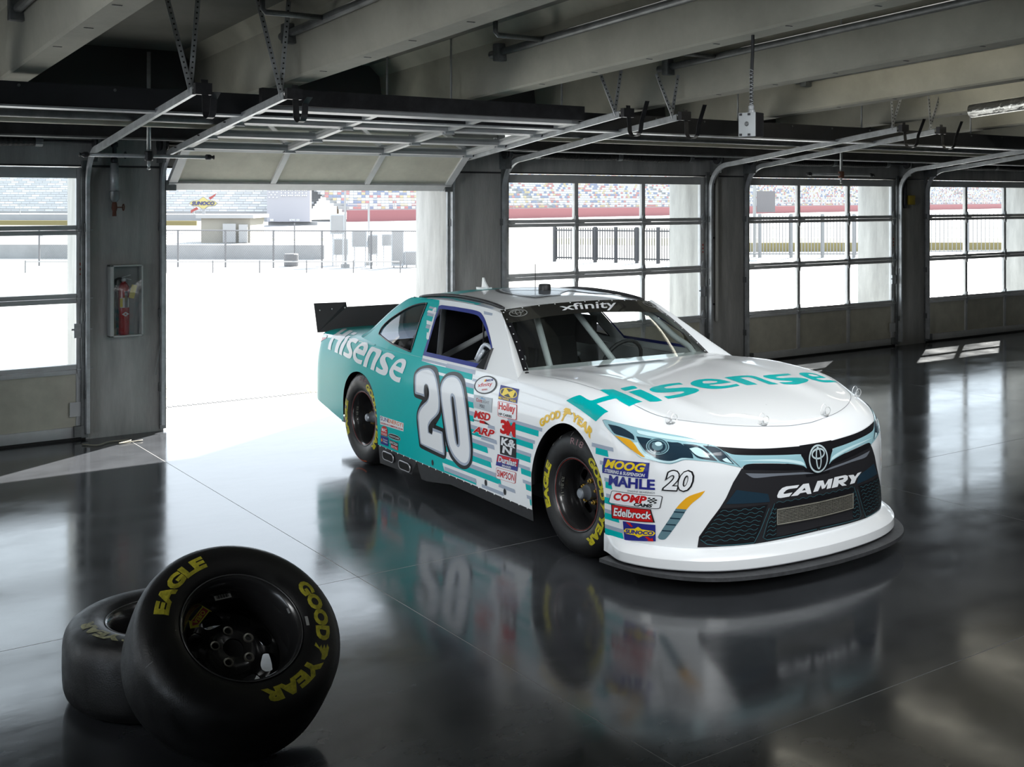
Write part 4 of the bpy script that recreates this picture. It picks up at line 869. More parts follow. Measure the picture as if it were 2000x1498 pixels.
def rrect(x0, y0, x1, y1, r=.0, k=4, asp=1.0):
    if r <= 0: return [(x0, y0), (x1, y0), (x1, y1), (x0, y1)]
    o = []
    for cx, cy, a0 in ((x1 - r / asp, y0 + r, -90), (x1 - r / asp, y1 - r, 0), (x0 + r / asp, y1 - r, 90), (x0 + r / asp, y0 + r, 180)):
        for j in range(k + 1):
            a = math.radians(a0 + 90 * j / k); o.append((cx + r / asp * math.cos(a), cy + r * math.sin(a)))
    return o
def ell(cx, cy, rx, ry, n=40): return [(cx + rx * math.cos(2 * math.pi * i / n), cy + ry * math.sin(2 * math.pi * i / n)) for i in range(n)]
def thick(pts, w, closed=False):
    """polyline to a ribbon outline of width w"""
    P = np.array(pts, float); t = np.gradient(P, axis=0); n = np.stack([-t[:, 1], t[:, 0]], 1); n /= np.maximum(np.linalg.norm(n, axis=1, keepdims=True), 1e-9)
    return [tuple(p) for p in P + n * w / 2] + [tuple(p) for p in (P - n * w / 2)[::-1]]
def vin(name, c, rough=.3, coat=.25): return mat(name, c, rough, coat=min(coat, .4), spec=.3)
vWhite = vin('white_vinyl', (.80, .83, .86)); vSilver = vin('silver_gray_vinyl', (.36, .42, .52)); vRed = vin('red_vinyl', (.55, .008, .01)); vNavy = vin('navy_vinyl', (.02, .025, .22))
vYellow = vin('yellow_vinyl', (.85, .62, .01)); vGold = vin('gold_vinyl', (.80, .50, .02)); vOrange = vin('orange_vinyl', (.85, .22, .02)); vBlack = mBlackV
vChrome = vin('chrome_blue_print', (.30, .52, .58), .2, 1); vChromeL = vin('pale_chrome_print', (.60, .82, .86), .2, 1); vDark = vin('dark_lamp_print', (.015, .035, .055), .2, 1)
vAmber = vin('amber_lamp_print', (.80, .40, .02), .2, 1); vLamp = vin('lamp_gray_print', (.12, .22, .26), .2, 1); vFascia = mat('satin_black_print', (.020, .020, .023), .36, coat=.15, spec=.4)
vHex = vin('teal_line_print', (.045, .13, .155)); vTealS = mTeal; vCoors = vin('pale_silver_vinyl', (.42, .48, .52)); vGrayP = vin('graphite_vinyl', (.16, .18, .21)); vPink = vin('pale_pink_vinyl', (.75, .35, .38))
# outlines measured on the body, metres: B = (distance along the flank, height), H = plan of the bonnet, G = (along, height) on the glasshouse,
# R = plan of the roof, S = (across, up) on the windscreen
TR = {
 'hi_side': [[(-0.916, 1.09), (-0.736, 0.999), (-0.664, 0.932), (-0.686, 0.895), (-0.705, 0.862), (-0.707, 0.833), (-0.7, 0.803), (-0.634, 0.801), (-0.642, 0.827), (-0.645, 0.851), (-0.637, 0.876), (-0.631, 0.895), (-0.536, 0.891), (-0.547, 0.868), (-0.551, 0.844), (-0.55, 0.816), (-0.543, 0.797), (-0.472, 0.795), (-0.479, 0.821), (-0.477, 0.845), (-0.467, 0.87), (-0.447, 0.899), (-0.423, 0.921), (-0.472, 0.972), (-0.543, 1.028), (-0.598, 1.063), (-0.689, 1.075), (-0.608, 1.006), (-0.54, 0.946), (-0.616, 0.951), (-0.653, 0.996), (-0.801, 1.084)], [(-0.452, 0.987), (-0.519, 1.043), (-0.444, 1.04), (-0.379, 0.981)], [(-0.421, 0.955), (-0.416, 0.905), (-0.441, 0.872), (-0.451, 0.837), (-0.445, 0.794), (-0.382, 0.788), (-0.388, 0.817), (-0.383, 0.845), (-0.373, 0.873), (-0.354, 0.907), (-0.357, 0.948)], [(-0.158, 0.929), (-0.224, 0.94), (-0.279, 0.939), (-0.308, 0.923), (-0.342, 0.903), (-0.345, 0.879), (-0.324, 0.861), (-0.285, 0.842), (-0.26, 0.828), (-0.257, 0.818), (-0.276, 0.815), (-0.312, 0.817), (-0.363, 0.821), (-0.359, 0.796), (-0.304, 0.786), (-0.243, 0.782), (-0.212, 0.787), (-0.196, 0.805), (-0.198, 0.832), (-0.218, 0.849), (-0.253, 0.869), (-0.278, 0.889), (-0.273, 0.903), (-0.242, 0.906), (-0.196, 0.901), (-0.183, 0.9)], [(0.015, 0.829), (0.034, 0.857), (0.041, 0.89), (0.027, 0.911), (-0.009, 0.926), (-0.051, 0.925), (-0.1, 0.911), (-0.142, 0.885), (-0.176, 0.854), (-0.183, 0.827), (-0.17, 0.802), (-0.14, 0.782), (-0.09, 0.768), (-0.034, 0.764), (-0.001, 0.765), (0.004, 0.797), (-0.04, 0.795), (-0.088, 0.799), (-0.12, 0.814), (-0.136, 0.836)], [(0.099, 0.907), (0.07, 0.881), (0.054, 0.85), (0.042, 0.816), (0.035, 0.783), (0.032, 0.756), (0.092, 0.753), (0.096, 0.774), (0.101, 0.797), (0.108, 0.827), (0.124, 0.858), (0.141, 0.876), (0.169, 0.878), (0.191, 0.873), (0.196, 0.859), (0.181, 0.829), (0.17, 0.799), (0.163, 0.772), (0.159, 0.749), (0.22, 0.745), (0.225, 0.773), (0.232, 0.8), (0.247, 0.827), (0.269, 0.858), (0.275, 0.884), (0.268, 0.896), (0.238, 0.902), (0.186, 0.904)], [(0.497, 0.88), (0.443, 0.891), (0.393, 0.894), (0.353, 0.891), (0.315, 0.875), (0.289, 0.855), (0.281, 0.834), (0.295, 0.813), (0.333, 0.789), (0.357, 0.777), (0.358, 0.77), (0.338, 0.767), (0.297, 0.771), (0.251, 0.78), (0.247, 0.746), (0.294, 0.737), (0.345, 0.733), (0.384, 0.732), (0.414, 0.738), (0.435, 0.758), (0.438, 0.78), (0.431, 0.795), (0.406, 0.814), (0.381, 0.83), (0.361, 0.846), (0.361, 0.859), (0.378, 0.864), (0.414, 0.863), (0.461, 0.853), (0.468, 0.852)], [(0.661, 0.778), (0.673, 0.806), (0.682, 0.834), (0.679, 0.858), (0.66, 0.873), (0.627, 0.878), (0.584, 0.873), (0.54, 0.857), (0.507, 0.832), (0.477, 0.801), (0.463, 0.774), (0.467, 0.756), (0.486, 0.736), (0.528, 0.72), (0.584, 0.712), (0.637, 0.713), (0.649, 0.75), (0.615, 0.747), (0.574, 0.749), (0.54, 0.762), (0.522, 0.778), (0.522, 0.79)]],
 'hi_side_holes': [[(-0.115, 0.873), (-0.096, 0.887), (-0.071, 0.895), (-0.044, 0.896), (-0.03, 0.888), (-0.029, 0.865)], [(0.54, 0.821), (0.558, 0.838), (0.586, 0.848), (0.612, 0.849), (0.627, 0.84), (0.626, 0.828), (0.62, 0.814)]],
 'num_black': [[(0.837, 0.733), (0.826, 0.783), (0.835, 0.816), (0.875, 0.846), (0.938, 0.868), (1.015, 0.881), (1.084, 0.88), (1.128, 0.864), (1.162, 0.831), (1.196, 0.781), (1.225, 0.725), (1.244, 0.657), (1.244, 0.597), (1.23, 0.562), (1.169, 0.499), (1.26, 0.494), (1.28, 0.493), (1.295, 0.425), (1.311, 0.358), (1.305, 0.311), (1.282, 0.291), (1.246, 0.29), (1.093, 0.297), (0.966, 0.305), (0.939, 0.315), (0.925, 0.381), (0.904, 0.466), (0.902, 0.523), (0.915, 0.562), (0.957, 0.617), (0.979, 0.639), (0.923, 0.641), (0.879, 0.645), (0.857, 0.663)], [(1.2, 0.781), (1.215, 0.818), (1.25, 0.85), (1.299, 0.869), (1.363, 0.878), (1.424, 0.874), (1.473, 0.856), (1.512, 0.823), (1.55, 0.77), (1.585, 0.703), (1.606, 0.634), (1.628, 0.551), (1.644, 0.477), (1.65, 0.41), (1.643, 0.351), (1.62, 0.313), (1.582, 0.286), (1.534, 0.272), (1.482, 0.271), (1.425, 0.289), (1.367, 0.318), (1.329, 0.361), (1.3, 0.416), (1.275, 0.492), (1.25, 0.578), (1.228, 0.655), (1.211, 0.718)]],
 'num_gray': [[(0.847, 0.786), (0.856, 0.805), (0.893, 0.833), (0.949, 0.85), (1.018, 0.859), (1.075, 0.85), (1.116, 0.83), (1.156, 0.79), (1.189, 0.745), (1.215, 0.698), (1.226, 0.65), (1.219, 0.598), (1.184, 0.563), (1.127, 0.526), (1.086, 0.491), (1.071, 0.468), (1.075, 0.435), (1.119, 0.426), (1.129, 0.447), (1.127, 0.473), (1.26, 0.469), (1.265, 0.46), (1.275, 0.411), (1.287, 0.358), (1.286, 0.328), (1.272, 0.315), (1.114, 0.322), (0.972, 0.332), (0.954, 0.339), (0.936, 0.404), (0.924, 0.474), (0.917, 0.515), (0.928, 0.553), (0.96, 0.589), (1.005, 0.619), (1.045, 0.643), (1.07, 0.678), (1.063, 0.717), (1.038, 0.747), (1.012, 0.752), (0.995, 0.739), (1, 0.704), (1.011, 0.665), (0.952, 0.669), (0.887, 0.667), (0.871, 0.675), (0.858, 0.736)], [(1.22, 0.724), (1.214, 0.763), (1.23, 0.805), (1.267, 0.835), (1.32, 0.85), (1.377, 0.853), (1.431, 0.841), (1.478, 0.813), (1.518, 0.766), (1.558, 0.694), (1.589, 0.603), (1.614, 0.5), (1.625, 0.43), (1.622, 0.371), (1.602, 0.329), (1.564, 0.303), (1.521, 0.296), (1.464, 0.304), (1.397, 0.334), (1.349, 0.38), (1.32, 0.429), (1.296, 0.505), (1.268, 0.591), (1.24, 0.667)]],
 'num_white': [[(0.865, 0.788), (0.873, 0.804), (0.907, 0.826), (0.958, 0.841), (1.019, 0.848), (1.065, 0.839), (1.103, 0.821), (1.14, 0.786), (1.172, 0.74), (1.196, 0.696), (1.207, 0.647), (1.2, 0.603), (1.167, 0.568), (1.112, 0.533), (1.07, 0.498), (1.06, 0.466), (1.064, 0.428), (1.122, 0.424), (1.132, 0.453), (1.25, 0.453), (1.26, 0.406), (1.27, 0.35), (1.268, 0.329), (1.125, 0.335), (0.988, 0.34), (0.965, 0.351), (0.952, 0.411), (0.942, 0.477), (0.937, 0.518), (0.948, 0.549), (0.979, 0.582), (1.026, 0.615), (1.061, 0.641), (1.076, 0.679), (1.067, 0.721), (1.042, 0.751), (1.011, 0.756), (0.992, 0.742), (0.992, 0.708), (1, 0.683), (0.951, 0.682), (0.896, 0.684), (0.886, 0.693), (0.876, 0.738)], [(1.237, 0.727), (1.232, 0.763), (1.247, 0.8), (1.281, 0.827), (1.325, 0.839), (1.375, 0.842), (1.422, 0.83), (1.465, 0.804), (1.503, 0.759), (1.543, 0.687), (1.573, 0.6), (1.597, 0.497), (1.609, 0.427), (1.606, 0.373), (1.59, 0.339), (1.56, 0.319), (1.526, 0.314), (1.479, 0.321), (1.415, 0.347), (1.367, 0.388), (1.338, 0.437), (1.312, 0.513), (1.286, 0.594), (1.256, 0.669)]],
 'num_hole_gray': [[(1.355, 0.714), (1.359, 0.734), (1.375, 0.742), (1.407, 0.731), (1.431, 0.695), (1.461, 0.611), (1.484, 0.502), (1.494, 0.44), (1.488, 0.415), (1.471, 0.403), (1.447, 0.412), (1.426, 0.443), (1.407, 0.514), (1.386, 0.619), (1.362, 0.685)]],
 'num_hole_black': [[(1.374, 0.706), (1.378, 0.723), (1.393, 0.719), (1.41, 0.692), (1.442, 0.589), (1.467, 0.485), (1.473, 0.437), (1.468, 0.418), (1.457, 0.421), (1.446, 0.446), (1.424, 0.527), (1.396, 0.636)], [(1.003, 0.73), (1.016, 0.739), (1.035, 0.731), (1.049, 0.71), (1.053, 0.68), (1.038, 0.668), (1.014, 0.67), (1.006, 0.704)], [(1.081, 0.469), (1.091, 0.486), (1.148, 0.516), (1.179, 0.496), (1.129, 0.475), (1.12, 0.463), (1.117, 0.442), (1.083, 0.444)]],
 'hi_hood': [[(2.779, -0.672), (2.764, -0.614), (2.763, -0.571), (2.777, -0.561), (2.817, -0.573), (2.821, -0.623), (2.837, -0.681)], [(2.86, -0.679), (2.844, -0.616), (2.844, -0.574), (3.05, -0.588), (3.049, -0.632), (3.042, -0.672)], [(2.792, -0.204), (2.749, -0.197), (2.751, -0.265), (2.765, -0.35), (2.804, -0.438), (2.854, -0.51), (2.878, -0.534), (2.912, -0.541), (2.937, -0.52), (2.941, -0.465), (2.924, -0.379), (2.921, -0.328), (2.936, -0.324), (2.949, -0.342), (2.975, -0.404), (3.006, -0.49), (3.001, -0.537), (3.044, -0.539), (3.04, -0.477), (2.999, -0.365), (2.971, -0.279), (2.944, -0.221), (2.919, -0.198), (2.892, -0.196), (2.868, -0.213), (2.853, -0.255), (2.849, -0.319), (2.846, -0.382), (2.826, -0.384), (2.812, -0.363), (2.795, -0.304), (2.786, -0.241)]],
 'hi_hood2': [[(2.857, 0.124), (2.816, 0.12), (2.773, 0.104), (2.741, 0.064), (2.728, 0.007), (2.736, -0.057), (2.766, -0.116), (2.795, -0.147), (2.829, -0.161), (2.869, -0.154), (2.906, -0.134), (2.932, -0.097), (2.944, -0.035), (2.943, 0.047), (2.937, 0.118), (2.896, 0.128), (2.902, 0.087), (2.904, 0.022), (2.893, -0.029), (2.868, -0.056), (2.852, -0.056), (2.857, 0.017)], [(2.751, 0.17), (2.749, 0.236), (2.758, 0.292), (2.776, 0.34), (2.797, 0.365), (2.84, 0.368), (2.924, 0.361), (3.004, 0.373), (2.997, 0.345), (2.983, 0.313), (2.902, 0.318), (2.831, 0.325), (2.806, 0.311), (2.796, 0.281), (2.794, 0.257), (2.891, 0.251), (2.96, 0.243), (2.95, 0.211), (2.944, 0.169), (2.846, 0.168)], [(2.901, 0.593), (2.869, 0.597), (2.87, 0.511), (2.848, 0.461), (2.833, 0.422), (2.842, 0.408), (2.873, 0.401), (2.915, 0.41), (2.952, 0.425), (2.986, 0.455), (3.01, 0.483), (3.02, 0.478), (3.015, 0.451), (2.979, 0.4), (3.02, 0.399), (3.052, 0.438), (3.067, 0.467), (3.06, 0.536), (3.03, 0.603), (3.012, 0.623), (2.989, 0.621), (2.967, 0.59), (2.96, 0.536), (2.943, 0.474), (2.915, 0.451), (2.9, 0.456), (2.905, 0.487), (2.911, 0.535)], [(3.029, 0.767), (2.997, 0.764), (2.957, 0.76), (2.928, 0.751), (2.901, 0.725), (2.889, 0.697), (2.892, 0.676), (2.909, 0.659), (2.942, 0.652), (2.996, 0.647), (3.044, 0.662), (3.075, 0.682), (3.093, 0.732), (3.096, 0.79), (3.071, 0.77), (3.063, 0.752), (3.053, 0.721), (3.036, 0.699), (3.01, 0.694)]],
 'hi_hood2_holes': [[(2.79, -0.049), (2.774, -0.027), (2.77, 0.005), (2.783, 0.037), (2.801, 0.058), (2.813, 0.053), (2.824, 0.03), (2.827, -0.029), (2.815, -0.062)], [(2.936, 0.714), (2.941, 0.736), (2.962, 0.747), (2.993, 0.748), (2.982, 0.712), (2.962, 0.699), (2.941, 0.701)]],
 'head': [[(2.958, 0.816), (2.99, 0.822), (3.075, 0.816), (3.184, 0.807), (3.303, 0.798), (3.428, 0.79), (3.515, 0.777), (3.605, 0.752), (3.655, 0.735), (3.692, 0.713), (3.728, 0.673), (3.78, 0.628), (3.732, 0.64), (3.654, 0.659), (3.572, 0.667), (3.514, 0.671), (3.477, 0.669), (3.44, 0.655), (3.408, 0.646), (3.365, 0.648), (3.308, 0.657), (3.259, 0.668), (3.206, 0.687), (3.15, 0.708), (3.098, 0.73), (3.042, 0.76), (2.991, 0.788)]],
 'head_amber': [[(3.061, 0.752), (3.107, 0.748), (3.163, 0.742), (3.2, 0.723), (3.231, 0.696), (3.274, 0.667), (3.253, 0.668), (3.207, 0.686), (3.15, 0.711), (3.097, 0.736)]],
 'head_dark': [[(3.197, 0.762), (3.252, 0.761), (3.342, 0.756), (3.413, 0.751), (3.464, 0.748), (3.519, 0.707), (3.53, 0.679), (3.471, 0.68), (3.44, 0.668), (3.408, 0.661), (3.353, 0.664), (3.306, 0.681), (3.268, 0.7), (3.23, 0.731)], [(3.473, 0.746), (3.548, 0.743), (3.597, 0.722), (3.623, 0.697), (3.657, 0.665), (3.594, 0.673), (3.551, 0.683), (3.527, 0.702)], [(3.582, 0.742), (3.649, 0.734), (3.692, 0.709), (3.746, 0.646), (3.687, 0.661), (3.663, 0.67), (3.627, 0.707)], [(3.003, 0.803), (3.088, 0.798), (3.172, 0.77), (3.194, 0.743), (3.167, 0.747), (3.105, 0.755), (3.056, 0.762)]],
 'head_lens': [[(3.336, 0.726), (3.393, 0.73), (3.329, 0.76)]],
 'head_glint': [[(3.509, 0.726), (3.553, 0.732), (3.596, 0.708), (3.616, 0.682), (3.567, 0.687), (3.535, 0.702)], [(3.706, 0.68), (3.738, 0.65), (3.698, 0.661), (3.682, 0.673)], [(3.227, 0.671), (3.308, 0.657), (3.364, 0.652), (3.408, 0.652), (3.44, 0.66), (3.477, 0.673), (3.525, 0.676), (3.471, 0.677), (3.44, 0.667), (3.408, 0.659), (3.359, 0.66), (3.306, 0.673), (3.255, 0.698), (3.189, 0.767), (3.216, 0.735), (3.185, 0.731)], [(3.189, 0.793), (3.371, 0.784), (3.546, 0.768), (3.639, 0.741), (3.548, 0.753), (3.377, 0.765), (3.215, 0.775)]],
 'slot': [[(3.653, 0.737), (3.728, 0.729), (3.832, 0.718), (3.891, 0.713), (3.97, 0.708), (4.091, 0.703), (4.219, 0.698), (4.318, 0.696), (4.307, 0.644), (4.171, 0.659), (4.083, 0.665), (3.907, 0.679), (3.799, 0.688), (3.738, 0.696), (3.7, 0.711)]],
 'band': [[(3.695, 0.713), (3.738, 0.696), (3.799, 0.688), (3.907, 0.679), (4.083, 0.665), (4.171, 0.659), (4.194, 0.628), (4.215, 0.579), (4.179, 0.599), (4.078, 0.62), (3.903, 0.64), (3.837, 0.641), (3.805, 0.636), (3.786, 0.624), (3.745, 0.665)]],
 'band_light': [[(3.76, 0.662), (3.904, 0.658), (4.05, 0.646), (4.174, 0.621), (4.202, 0.597), (4.079, 0.628), (3.903, 0.651)]],
 'slot2': [[(3.794, 0.625), (3.816, 0.64), (3.88, 0.639), (4.018, 0.626), (4.109, 0.612), (4.173, 0.593), (4.218, 0.576), (4.14, 0.579), (4.016, 0.594), (3.901, 0.607), (3.814, 0.614)]],
 'ridge': [[(3.809, 0.596), (3.929, 0.584), (4.077, 0.571), (4.205, 0.56), (4.271, 0.545), (4.205, 0.55), (4.016, 0.563), (3.878, 0.565), (3.84, 0.575)]],
 'fascia': [[(3.788, 0.621), (3.918, 0.624), (4.304, 0.614), (4.302, 0.232), (4.051, 0.226), (3.866, 0.222), (3.678, 0.224), (3.55, 0.221), (3.558, 0.277), (3.613, 0.356), (3.667, 0.424), (3.701, 0.475), (3.74, 0.553)]],
 'hexside': [[(3.56, 0.272), (3.616, 0.354), (3.67, 0.421), (3.946, 0.42), (3.869, 0.225), (3.678, 0.231), (3.576, 0.248)]],
 'duct': [[(3.698, 0.443), (3.758, 0.513), (3.929, 0.479), (3.949, 0.468), (3.959, 0.432)]],
 'lowgrille': [[(3.982, 0.413), (4.002, 0.419), (4.302, 0.425), (4.302, 0.24), (4.051, 0.232), (3.933, 0.232), (3.926, 0.247), (3.955, 0.341)]],
 'mesh': [[(4.006, 0.384), (4.302, 0.398), (4.302, 0.322), (4.006, 0.321)]],
 'lowdark': [[(4.006, 0.305), (4.302, 0.31), (4.302, 0.255), (4.002, 0.243)]],
 'emblem': [[(4.316, 0.619), (4.328, 0.687), (4.427, 0.609)]],
 'camry': [[(4.16, 0.498), (4.068, 0.501), (4.04, 0.496), (4.019, 0.482), (4.006, 0.459), (4.009, 0.448), (4.03, 0.444), (4.089, 0.445), (4.111, 0.464), (4.054, 0.463), (4.048, 0.468), (4.068, 0.481), (4.086, 0.485), (4.144, 0.484)], [(4.099, 0.445), (4.188, 0.499), (4.229, 0.498), (4.245, 0.451), (4.248, 0.439), (4.218, 0.441), (4.208, 0.453), (4.167, 0.453), (4.147, 0.443)], [(4.261, 0.446), (4.294, 0.502), (4.34, 0.499), (4.353, 0.469), (4.383, 0.498), (4.42, 0.498), (4.403, 0.448), (4.368, 0.447), (4.377, 0.477), (4.353, 0.455), (4.329, 0.453), (4.32, 0.477), (4.298, 0.447)], [(4.411, 0.446), (4.435, 0.502), (4.531, 0.5), (4.554, 0.492), (4.554, 0.473), (4.531, 0.462), (4.512, 0.46), (4.545, 0.441), (4.503, 0.444), (4.473, 0.464), (4.462, 0.446)], [(4.559, 0.494), (4.609, 0.49), (4.624, 0.476), (4.65, 0.492), (4.692, 0.493), (4.64, 0.465), (4.619, 0.442), (4.574, 0.442), (4.589, 0.464)]],
 'camry_holes': [[(4.179, 0.465), (4.199, 0.478), (4.205, 0.464)], [(4.468, 0.48), (4.475, 0.489), (4.512, 0.488), (4.518, 0.482), (4.503, 0.479)]],
 'q_xfinity': [[(1.611, 0.871), (1.845, 0.916), (1.896, 0.82), (1.648, 0.772)]],
 'q_coors': [[(1.641, 0.771), (1.857, 0.777), (1.869, 0.69), (1.659, 0.691)]],
 'q_msd': [[(1.66, 0.675), (1.862, 0.683), (1.856, 0.611), (1.65, 0.603)]],
 'q_arp': [[(1.657, 0.58), (1.925, 0.594), (1.91, 0.53), (1.641, 0.522)]],
 'q_mech': [[(1.92, 0.867), (2.124, 0.869), (2.132, 0.785), (1.924, 0.782)]],
 'q_holley': [[(1.925, 0.772), (2.137, 0.78), (2.153, 0.689), (1.941, 0.682)]],
 'q_3m': [[(1.977, 0.671), (2.14, 0.677), (2.146, 0.581), (1.974, 0.579)]],
 'q_kn': [[(1.974, 0.567), (2.154, 0.576), (2.154, 0.46), (1.974, 0.455)]],
 'q_dura': [[(1.946, 0.448), (2.183, 0.46), (2.165, 0.385), (1.925, 0.375)]],
 'q_simpson': [[(1.929, 0.364), (2.153, 0.375), (2.142, 0.304), (1.925, 0.294)]],
 'q_sunenergy': [[(0.343, 0.433), (0.712, 0.437), (0.708, 0.377), (0.345, 0.368)]],
 'q_mac': [[(0.359, 0.363), (0.464, 0.369), (0.455, 0.296), (0.353, 0.292)]],
 'q_freight': [[(0.472, 0.332), (0.662, 0.333), (0.66, 0.294), (0.47, 0.293)]],
 'q_blue': [[(0.348, 0.288), (0.47, 0.29), (0.466, 0.227), (0.344, 0.226)]],
 'q_lincoln': [[(0.487, 0.281), (0.623, 0.279), (0.616, 0.224), (0.484, 0.229)]],
 'q_moog': [[(2.996, 0.623), (3.3, 0.642), (3.292, 0.559), (2.984, 0.539)]],
 'q_mahle': [[(3.032, 0.537), (3.331, 0.559), (3.331, 0.483), (3.024, 0.459)]],
 'q_comp': [[(3.057, 0.459), (3.374, 0.479), (3.359, 0.408), (3.031, 0.385)]],
 'q_edel': [[(3.047, 0.383), (3.319, 0.403), (3.331, 0.334), (3.056, 0.304)]],
 'q_sunoco': [[(3.133, 0.311), (3.337, 0.325), (3.339, 0.236), (3.143, 0.208)]],
 'q_20': [[(3.381, 0.617), (3.537, 0.622), (3.527, 0.506), (3.366, 0.503)]],
 'marker_amber': [[(3.59, 0.515), (3.509, 0.486), (3.467, 0.45), (3.44, 0.417), (3.495, 0.416), (3.524, 0.45), (3.566, 0.485)]],
 'marker_gray': [[(3.44, 0.417), (3.409, 0.364), (3.376, 0.313), (3.352, 0.273), (3.346, 0.259), (3.355, 0.25), (3.376, 0.25), (3.393, 0.261), (3.43, 0.312), (3.467, 0.368), (3.495, 0.416)]],
 'gy_arc': [[(2.455, 0.722), (2.52, 0.757), (2.605, 0.754), (2.739, 0.764), (2.82, 0.718), (2.433, 0.76), (2.591, 0.804), (2.699, 0.813), (2.839, 0.752)]],
 'bstripes': [[(0.467, 1.332), (0.859, 1.337), (0.869, 1.321), (0.481, 1.313)], [(0.867, 1.337), (1.169, 1.327), (1.175, 1.311), (0.872, 1.319)], [(0.483, 1.29), (0.85, 1.292), (1.191, 1.295), (1.215, 1.275)], [(1.192, 1.308), (1.377, 1.3), (1.382, 1.285), (1.195, 1.295)], [(1.327, 1.242), (1.428, 1.235), (1.438, 1.219), (1.372, 1.222)], [(0.599, 1.213), (0.718, 1.209), (0.726, 1.191), (0.593, 1.199)], [(0.654, 1.148), (0.758, 1.143), (0.771, 1.121), (0.686, 1.123)], [(0.752, 1.074), (0.797, 1.069), (0.828, 1.036), (0.789, 1.037)]],
 'roof20': [[(0.706, -0.189), (0.939, -0.3), (1.331, -0.271), (1.299, -0.017), (1.221, 0.034), (1.038, 0.242), (1.267, 0.299), (0.638, -0.06)]],
 'q_xbanner': [[(-0.355, 0.958), (0.433, 0.981), (0.27, 0.771), (-0.369, 0.807)]],
 'ws_band': [[(-1.011, 0.994), (-0.569, 1.024), (0.169, 1.022), (1.073, 1.05), (1.046, 0.73), (0.227, 0.735), (-0.166, 0.758), (-0.672, 0.765), (-0.905, 0.743), (-1.008, 0.845)]],
 'logoS': [[(-0.843, 0.895), (-0.735, 0.879), (-0.816, 0.969)], [(0.93, 0.907), (1.024, 0.9), (1.013, 0.985)]],
 'hi_hoodH': [[(2.606, 0.871), (2.646, 0.893), (2.682, 0.914), (2.707, 0.921), (2.796, 0.906), (2.84, 0.929), (2.884, 0.979), (2.776, 1.008), (2.786, 1.043), (2.789, 1.092), (2.896, 1.078), (3.066, 1.046), (3.067, 1.011), (3.073, 0.965), (3.068, 0.936), (2.947, 0.971), (2.907, 0.931), (2.86, 0.897), (2.976, 0.869), (2.956, 0.857), (2.937, 0.834), (2.904, 0.802), (2.758, 0.84)]],
}
# ---- side stripes and the solid teal rear
def teal_cover():
    d = Decal('B')
    out = [(S0 + .002, .915), (S0 + .002, .40), (-1.03, .385), (-.316, .282)] + [p for p in BODY_OUT if -.316 <= p[0] <= .294 and p[1] > .29 and p[1] < .71] + [(.294, .21), (1.28, .198), (1.24, .29), (1.3, .29), (1.3, .60), (1.25, .60), (1.25, .889), (1.10, .889), (.88, .893), (.88, .9195), (.1, .9195), (-.5, .92)]
    d.poly([out], mTeal, h=.05, sm=False, off=.0012)
    return d.done('teal_wrap', CAR, 'teal vinyl over the rear flank')
teal_cover()
tb, tn = MB(), []
quad_surface(tb, tn, _Tn, np.linspace(S0 + 1e-4, .12, 50), LAM, off=.0012)
obj('teal_deck', tb, mTeal, CAR, smooth=True, normals=tn)
d = Decal('G')
GT = [(-.30, .9155), (.875, .9155), (.69, 1.262), (.66, 1.287), (.40, 1.289)] + cr([(.33, 1.285), (.24, 1.272), (.16, 1.235), (.06, 1.16), (-.03, 1.07), (-.12, .98), (-.22, .935)], 4)
d.poly([GT], mTeal, [QUART], h=.05, sm=False, off=.0012)
d.poly([TR['bstripes'][5], TR['bstripes'][6], TR['bstripes'][7]], vWhite, off=.002, sm=False)
d.poly([[(.605, 1.20), (.72, 1.196), (.735, 1.175), (.62, 1.178)], [(.69, 1.121), (.772, 1.118), (.79, 1.095), (.70, 1.098)], [(.58, 1.24), (.69, 1.236), (.70, 1.222), (.59, 1.226)]], vSilver, off=.002, sm=False)
d.poly([[(.80, 1.03), (.83, 1.03), (.70, 1.225), (.69, 1.225)], ell(.672, 1.222, .02, .016, 16)], vWhite, off=.0024, sm=False)
d.poly([[(1.30, 1.262), (1.42, 1.257), (1.43, 1.243), (1.33, 1.243)]], vSilver, off=.002, sm=False)
d.done('pillar_vinyl', CAR, 'teal pillar wrap with small white bars')
cb, cn = MB(), []
strip(cb, cn, [np.array(G_(*p)) + [-.002, -.001, .002] for p in cp], [RW_T(-1) + (RW_B(-1) - RW_T(-1)) * r + [-.002, 0, .002] for r in np.linspace(0, 1, len(cp))], (-.02, -.01, .015))
obj('rear_pillar_wrap', cb, mTeal, CAR, smooth=True, normals=cn)
d = Decal('R')
e = .655
d.poly([[(.28, -e), (.64, -e), (.64, .2), (.62, e), (.28, e), (.25, 0)]], mTeal, h=.05, sm=False, off=.0012)
for k, (a0, a1, b0, b1) in enumerate([(.45, .85, .615, .64), (.85, 1.18, .59, .615), (.62, 1.2, .545, .575), (1.19, 1.38, .63, .652)]):
    d.poly([[(a0, sg * b0), (a1, sg * b0), (a1, sg * b1), (a0, sg * b1)] for sg in (-1, 1)], vSilver, h=.05, sm=False, off=.0019)
d.poly([[(.62, sg * .575), (1.05, sg * .575), (1.05, sg * .60), (.62, sg * .60)] for sg in (-1, 1)] + [[(.64, sg * .60), (1.19, sg * .618), (1.19, sg * .652), (.64, sg * .64)] for sg in (-1, 1)], mTeal, h=.05, sm=False, off=.0017)
d.poly([[(.48, sg * .64), (1.15, sg * .645), (1.15, sg * .655), (.48, sg * .654)] for sg in (-1, 1)], vWhite, h=.05, sm=False, off=.0024)
